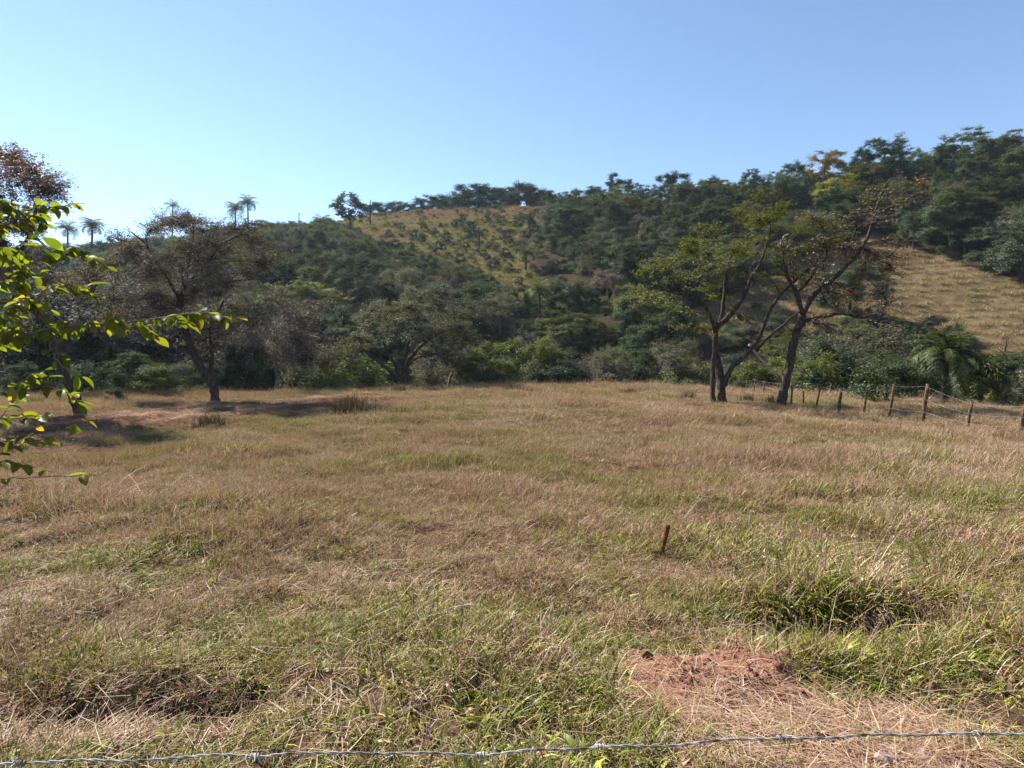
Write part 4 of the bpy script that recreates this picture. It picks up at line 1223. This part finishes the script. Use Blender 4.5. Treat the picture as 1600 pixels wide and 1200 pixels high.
# ------------------------------------------------------------------ tussocks standing out in the field
def tuss_mat():
    m, nt = new_mat('tussock_blade')
    c = ramp(nt, attr(nt, 'rnd'), [(0, (.025, .020, .010)), (.35, (.065, .048, .022)), (.7, (.15, .10, .055)), (1, (.32, .235, .15))])
    leaf_shader(nt, c, trans=.12, gloss=.01)
    return m
M['tussock'] = tuss_mat()
def tussock(px, py, w, h, nb, label, seed, dark=1.0):
    Y = FPX * CAM_H / (py - HPX); x = (px - CPX) / FPX * Y
    rg = np.random.default_rng(seed)
    V, Qd, T, F = blades(rg, int(nb * 1.3), h * 1.0, .020, .25, .28, .7, 3, w * .38); nb = int(nb * 1.3)
    r_ = rg.uniform(0, 1, nb) * dark
    me = make_mesh('grass_tussock', V, Qd, T, M['tussock'], {'rnd': ('FACE', r_[F])})
    o = ob('grass_tussock', me); o.location = (x, Y, float(terrain(x, Y)))
    tag(o, label, 'tussock', 'tussocks in the field')
tussock(550, 652, .85, .95, 420, 'tall brown tussock with a dark base, largest in the field', 1, .85)
tussock(625, 613, .7, .65, 260, 'brown tussock at the field edge below the many-stemmed tree', 2)
tussock(803, 614, .9, .8, 300, 'rounded brown tussock at the field edge below the bright olive tree', 3)
tussock(829, 619, .6, .5, 200, 'small dark tussock beside the rounded brown one at the field edge', 4, .6)
tussock(732, 617, .6, .5, 200, 'small brown tussock at the field edge left of the rounded one', 5)
tussock(1076, 628, .6, .75, 220, 'dark upright tussock left of the double-trunked tree', 6, .6)
tussock(328, 668, .7, .5, 260, 'low dull tussock beside the red soil strip', 7, .8)
tussock(1170, 632, .5, .6, 180, 'brown weedy tussock between the two field trees', 8, .8)
tussock(1205, 634, .4, .5, 140, 'small weedy tussock at the foot of the leaning field tree', 9, .7)
tussock(985, 617, .7, .5, 200, 'reddish low tussock at the field edge below the grey twiggy tree', 10, .8)

# ------------------------------------------------------------------ post fence at the right
posts = [(1167, 612, 594, .06), (1178, 614, 592, .05), (1193, 618, 595, .05), (1236, 637, 598, .055), (1255, 638, 611, .05), (1275, 640, 600, .055), (1309, 647, 609, .09), (1347, 651, 609, .055), (1386, 656, 600, .065), (1440, 662, 600, .085), (1507, 673, 628, .06), (1590, 684, 632, .075)]
leans = (0, 2, 1, 1, 0, 7, 5, 8, 11, 10, 12, 13)
fe = empty('post_fence', (14.3, 20, float(terrain(14.3, 20))))
tops = []
foff = np.array(fe.location)
for i, ((px, pb, pt, r), ln) in enumerate(zip(posts, leans)):
    Y = FPX * (CAM_H) / (pb - HPX)
    Y = min(Y, 44)
    rg = np.random.default_rng(900 + i)
    x = (px - CPX) / FPX * Y; z0 = float(terrain(x, Y))
    b0 = np.array((x, Y, z0 - .25)); t0 = P(px + ln, pt, Y - .15)
    q = np.array([b0, b0 + (t0 - b0) * .35 + rg.normal(0, .012, 3), b0 + (t0 - b0) * .7 + rg.normal(0, .012, 3), t0]); r = r * .8
    g_ = Geo(); g_.tube(q - foff, np.array((r, r * .95, r * 1.0, r * .88)), 8, rough=.07, rng=rg)
    ob('fence_post', g_.mesh('fence_post', M['post'], smooth_shade=False), fe)
    tops.append((b0, t0))
tops.sort(key=lambda q: q[0][1])
for frac in (.95, .68, .42):
    q = np.array([b + (t - b) * frac + np.array((-.05, 0, 0)) for b, t in tops])
    d0 = q[0] - (q[1] - q[0]) * 4; d0[2] = q[0][2]
    q = np.vstack([d0, q])
    mid = []
    for a, b in zip(q[:-1], q[1:]): mid += [a, (a + b) / 2 + np.array((0, 0, -.03))]
    mid.append(q[-1])
    g_ = Geo(); g_.tube(np.array(mid) - foff, .0026, 4, cap=False)
    ob('wire', g_.mesh('wire', M['wire']), fe)
tag(fe, 'line of leaning weathered wooden posts with thin wire beside the tan slope', 'fence')

# ------------------------------------------------------------------ stake in the field
Y = FPX * CAM_H / (872 - HPX)
xs, ys = (1026 - CPX) / FPX * Y, Y
zs = float(terrain(xs, ys))
tip = P(1044, 820, Y)
b0 = np.array((xs, ys, zs - .2))
rg = np.random.default_rng(77)
g_ = Geo(); q = np.array([b0, b0 + (tip - b0) * .3, b0 + (tip - b0) * .62 + (.004, 0, 0), b0 + (tip - b0) * .95, tip])
g_.tube(q - b0, np.array((.027, .028, .026, .028, .023)), 8, rough=.08, rng=rg)
o = ob('wooden_stake', g_.mesh('wooden_stake', M['stake'], smooth_shade=False)); o.location = b0
tag(o, 'short leaning reddish-brown wooden stake in the dry grass', 'stake')

# ------------------------------------------------------------------ stones by the bare soil
def stone(px, py, w, label, seed):
    Y = FPX * (CAM_H - .12) / (py - HPX); x = (px - CPX) / FPX * Y
    import bmesh
    rg = np.random.default_rng(seed)
    bm = bmesh.new(); bmesh.ops.create_icosphere(bm, subdivisions=2, radius=1)
    planes = [(v / np.linalg.norm(v), rg.uniform(.62, .85)) for v in rg.standard_normal((9, 3))]
    for v in bm.verts:
        c = np.array(v.co)
        for nrm, d in planes:
            e = c @ nrm - d
            if e > 0: c = c - nrm * e
        v.co = c * np.array((w, w * .75, w * .6))
    me = bpy.data.meshes.new('stone'); bm.to_mesh(me); bm.free(); me.materials.append(M['stone'])
    o = ob('stone', me); o.location = (x, Y, float(terrain(x, Y)) + w * .25); o.rotation_euler = (.2, .15, rg.uniform(0, 6))
    tag(o, label, 'stone', 'stones by the bare soil')
stone(1382, 1166, .075, 'largest pinkish stone beneath the barbed wire', 1)
stone(1400, 1146, .055, 'flat pinkish stone directly behind the largest one', 2)
stone(1441, 1158, .052, 'small pinkish stone beside green blades right of the largest one', 3)

# ------------------------------------------------------------------ barbed wire in front of the camera
YW = .62
bw = empty('barbed_wire_fence', (0, YW, float(terrain(0, YW))))
woff = np.array(bw.location)
wpx = [(-4700, 1225), (-2200, 1222), (-900, 1212), (-300, 1203), (0, 1194), (100, 1190), (200, 1188), (320, 1183), (400, 1184), (455, 1177), (560, 1180), (660, 1178), (760, 1175), (860, 1174), (960, 1169), (1030, 1166), (1100, 1162), (1180, 1157), (1260, 1153), (1340, 1149), (1420, 1149), (1500, 1146), (1600, 1144), (1900, 1138), (2500, 1130), (4000, 1120), (6200, 1112)]
line = refine([P(a, b, YW) for a, b in wpx], 12)
seglen = np.concatenate([[0], np.cumsum(np.linalg.norm(np.diff(line, axis=0), axis=1))])
ss = np.arange(0, seglen[-1], .003)
line = np.stack([np.interp(ss, seglen, line[:, d]) for d in range(3)], 1)
wv = (np.interp(ss, np.arange(0, 8, .045), np.random.default_rng(8).normal(0, .0011, len(np.arange(0, 8, .045)))))
line[:, 2] += wv; line[:, 1] += wv[::-1]
g_ = Geo()
for ph in (0, math.pi):
    a = ss / .030 * 2 * math.pi + ph
    tw = line + np.stack([np.zeros_like(a), np.cos(a), np.sin(a)], 1) * .00072
    g_.tube(tw - woff, .00070, 5, cap=False)
ob('wire', g_.mesh('wire', M['wire']), bw)
def barb_mesh(seed):
    rg = np.random.default_rng(seed); g2 = Geo()
    for k in range(2):
        t = np.linspace(0, 1, 22); a = t * 4 * math.pi + k * 1.6
        r_ = np.full(22, .0024)
        coil = np.stack([(t - .5) * .008 + (k - .5) * .004, r_ * np.cos(a), r_ * np.sin(a)], 1)
        d0 = np.array((rg.uniform(-.4, .4), math.cos(a[0] + 1.2), math.sin(a[0] + 1.2))) * .008
        d1 = np.array((rg.uniform(-.4, .4), math.cos(a[-1] + 1.4), math.sin(a[-1] + 1.4))) * .008
        q = np.vstack([coil[0] + d0, coil, coil[-1] + d1])
        rr = np.full(len(q), .0007); rr[0] = rr[-1] = .0003
        g2.tube(q, rr, 4, cap=False)
    return g2.mesh('barb', M['wire'])
BARB = [barb_mesh(s) for s in range(3)]
k = 0
for s in np.cumsum(np.random.default_rng(4).uniform(.10, .24, 60)) + .1:
    i = int(np.searchsorted(ss, s))
    if i >= len(line) - 1: break
    o = ob('barb', BARB[k % 3], bw); o.location = line[i] - woff; o.rotation_euler = (k * 1.3, 0, 0); k += 1
for i, xx in ((0, line[0]), (1, line[-1])):
    z0 = float(terrain(xx[0], YW))
    g_ = Geo(); q = np.array([(xx[0], YW + .06, z0 - .3), (xx[0] + .01, YW + .06, z0 + .7), (xx[0], YW + .06, xx[2] + .15)])
    g_.tube(q - woff, (.06, .058, .052), 9, rough=.05, rng=rg)
    ob('fence_post', g_.mesh('fence_post', M['post'], smooth_shade=False), bw)
tag(bw, 'twisted galvanised barbed wire strand stretched low across the front', 'barbed wire')

# ------------------------------------------------------------------ leafy sapling reaching in from the left
def leaf_mesh(seed, ln):
    rg = np.random.default_rng(seed)
    k = 6
    V, Qd, T = [], [], []
    prof = (0.10, .62, .95, 1.0, .72, 0)
    bend = rg.uniform(.3, .9); fold = rg.uniform(.25, .5)
    for i in range(k):
        t = i / (k - 1); xx = ln * t; zz = -bend * ln * .35 * t * t
        w = ln * .26 * prof[i]
        if i < k - 1: V += [(xx, -w, zz + w * fold), (xx, 0, zz), (xx, w, zz + w * fold)]
        else: V.append((xx, 0, zz))
    for i in range(k - 2):
        b = 3 * i
        Qd += [(b, b + 3, b + 4, b + 1), (b + 1, b + 4, b + 5, b + 2)]
    b = 3 * (k - 2); e = 3 * (k - 1)
    T = [(b, e, b + 1), (b + 1, e, b + 2)]
    rn = rg.uniform(0, .92)
    me = make_mesh('leaf', V, Qd, T, M['leaf_sapling'], {'rnd': ('FACE', np.full(len(Qd) + len(T), rn))}, True)
    return me
LEAVES = [leaf_mesh(s, rd) for s, rd in zip(range(14), np.linspace(.036, .062, 14))]
sx, sy = -2.35, 2.35
sap = empty('sapling', (sx, sy, float(terrain(sx, sy))))
so = np.array(sap.location)
rg = np.random.default_rng(21)
trunk = refine([so + (0, 0, -.2), so + (.02, 0, .8), so + (.05, 0, 1.6), so + (.02, .02, 2.2), so + (.0, .02, 2.7), so + (.06, .0, 3.0)], 6, .006, rg)
g_ = Geo(); g_.tube(trunk - so, np.linspace(.032, .010, len(trunk)), 8); ob('trunk', g_.mesh('trunk', M['bark_twig']), sap)
BR = [  # photo pixels, depth, sway, radius, share of the tip that carries leaves, spacing
 ([(-150, 640), (-60, 575), (0, 538), (60, 518), (120, 507), (200, 504), (290, 492), (378, 497)], 2.15, -.1, .0075, .50, .021),
 ([(-140, 520), (-60, 470), (0, 440), (60, 405), (110, 392), (168, 418)], 2.2, .05, .006, .75, .020),
 ([(-130, 430), (-60, 400), (0, 355), (50, 337), (90, 322), (124, 318)], 2.25, .1, .006, .75, .020),
 ([(-140, 560), (-60, 515), (0, 490), (40, 468), (90, 448), (140, 446)], 2.1, -.1, .006, .75, .020),
 ([(-150, 660), (-60, 640), (0, 612), (50, 604), (100, 610), (130, 640)], 2.1, 0, .004, .7, .030),
 ([(-150, 740), (-60, 715), (0, 690), (60, 690), (130, 652)], 2.05, -.1, .004, .5, .034),
 ([(-150, 760), (-60, 752), (0, 748), (60, 745), (150, 742)], 2.0, -.05, .003, .35, .10),
 ([(-140, 600), (-40, 560), (8, 510), (22, 450), (30, 390)], 2.2, .05, .005, .8, .022),
 ([(-110, 330), (-40, 305), (5, 318), (42, 338), (70, 352)], 2.3, .05, .005, .8, .018),
 ([(60, 518), (80, 545), (96, 570), (128, 590)], 2.13, -.1, .003, .6, .035),
 ([(-130, 480), (-50, 430), (0, 400), (40, 378), (72, 372)], 2.0, 0, .005, .75, .022),
 ([(-150, 690), (-50, 670), (0, 655), (40, 655), (60, 670)], 2.2, .1, .004, .6, .03),
 ([(-140, 700), (-40, 720), (10, 722), (40, 728)], 1.95, .0, .004, .6, .022),
]
nleaf = 0; todo = []
for bi, (pts, Y, sway, r, share, step) in enumerate(BR):
    n = len(pts)
    q = np.array([P(a, b, Y + sway * i / (n - 1)) for i, (a, b) in enumerate(pts)])
    # root the branch on the trunk
    k = int(np.argmin(np.abs(trunk[:, 2] - (q[0][2] - .15)))); q = np.vstack([trunk[k], q])
    q = refine(q, 7, .0025, rg)
    g_ = Geo(); g_.tube(q - so, np.linspace(r, .0012, len(q)), 6)
    sl = np.concatenate([[0], np.cumsum(np.linalg.norm(np.diff(q, axis=0), axis=1))])
    def at_s(cv, cl, t): return np.array([np.interp(t, cl, cv[:, d]) for d in range(3)])
    lines = [(q, sl, sl[-1] * (1 - share), step * .7)]
    if bi not in (5, 6, 9):
        t = sl[-1] * (1 - share) * .9
        while t < sl[-1] * .93:
            p0 = at_s(q, sl, t); f = at_s(q, sl, min(t + .03, sl[-1])) - p0; f /= np.linalg.norm(f) + 1e-9
            d = f * .7 + rg.normal(0, .55, 3) + np.array((0, 0, .1)); d /= np.linalg.norm(d)
            ln = rg.uniform(.05, .13)
            tw = bez(p0, p0 + d * ln * .6 + np.array((0, 0, .01)), p0 + d * ln + np.array((0, 0, -.012)), 6)
            if px_of(*p0)[0] > -60:
                g_.tube(tw - so, np.linspace(.0018, .0008, 6), 5)
                lines.append((tw, np.concatenate([[0], np.cumsum(np.linalg.norm(np.diff(tw, axis=0), axis=1))]), .012, .015))
            t += rg.uniform(.05, .10)
    b_ = ob('branch', g_.mesh('branch', M['bark_twig']), sap)
    for cv, cl, t, st in lines:
        side = 1
        while t < cl[-1]:
            c = at_s(cv, cl, t)
            if px_of(*c)[0] < -45: t += st; continue
            f = at_s(cv, cl, min(t + .02, cl[-1])) - at_s(cv, cl, max(t - .02, 0))
            yaw = math.atan2(f[1], f[0]) + side * rg.uniform(.4, 1.25)
            pitch = rg.normal(.45 if bi == 0 else .2, .45)
            sc_ = rg.uniform(.75, 1.2)
            tv = rg.uniform(.65, 1.2)
            todo.append((b_, LEAVES[int(rg.integers(0, 14))], c - so, (rg.normal(0, .5), pitch, yaw), sc_, (tv * rg.uniform(.9, 1.25), tv, tv, 1)))
            t += st * rg.uniform(.7, 1.4); side = -side
order = rg.permutation(len(todo))
from mathutils import Matrix
GV, GQ, GT, GR, go_ = [], [], [], [], 0
for j, k in enumerate(order):
    b_, me_, loc, eul, sc_, tint = todo[k]
    if j < 296:
        o = ob('leaf', me_, b_); o.location = loc; o.rotation_euler = eul; o.scale = (sc_, sc_, sc_); o.color = tint; nleaf += 1
    else:
        Mx = Matrix.Translation(Vector(loc)) @ Euler(eul).to_matrix().to_4x4() @ Matrix.Scale(sc_, 4)
        GV += [Mx @ v.co for v in me_.vertices]
        for p_ in me_.polygons:
            (GQ if len(p_.vertices) == 4 else GT).append([v + go_ for v in p_.vertices])
        go_ += len(me_.vertices)
if GV:
    rq = np.repeat(rg.uniform(0, .95, len(GT) // 2), 8); rt = np.repeat(rg.uniform(0, .95, len(GT) // 2), 2)
    me_ = make_mesh('foliage', np.array([tuple(v) for v in GV]), GQ, GT, M['leaf_sapling'], {'rnd': ('FACE', np.concatenate([rq, rt]))}, True)
    tag(ob('foliage', me_, sap), kind='stuff')
tag(sap, 'leafy green sapling reaching in at the left with sunlit yellow-green leaves', 'sapling')

# ------------------------------------------------------------------ air
HAZE = 0.00013
if HAZE > 0:
    zmin = float(GZ.min()) - 1.0; zmax = 66.0
    bx = (-570, 570, -130, 650)
    V = [(x, y, z) for z in (zmin, zmax) for y in bx[2:] for x in bx[:2]]
    Qd = [(0, 2, 3, 1), (4, 5, 7, 6), (0, 1, 5, 4), (2, 6, 7, 3), (0, 4, 6, 2), (1, 3, 7, 5)]
    m, nt = new_mat('air')
    v = N(nt, 'ShaderNodeVolumePrincipled'); v.inputs['Color'].default_value = (.66, .83, 1.0, 1)
    v.inputs['Density'].default_value = HAZE; v.inputs['Anisotropy'].default_value = .35
    o_ = N(nt, 'ShaderNodeOutputMaterial'); L(nt, v.outputs[0], o_.inputs['Volume'])
    tag(ob('haze', make_mesh('haze', V, Qd, None, m)), 'thin pale air between field and hills', kind='stuff')
print('GRASS', N_GRASS, 'sapleaves', nleaf, len(todo), 'ind', len(ind), 'rest', len(rest), 'special', len(SPECIAL), 'leaves', nleaf, 'ground', len(Q), 'zmax', float(GZ.max()), 'tris', sum(len(m.polygons) for m in bpy.data.meshes))
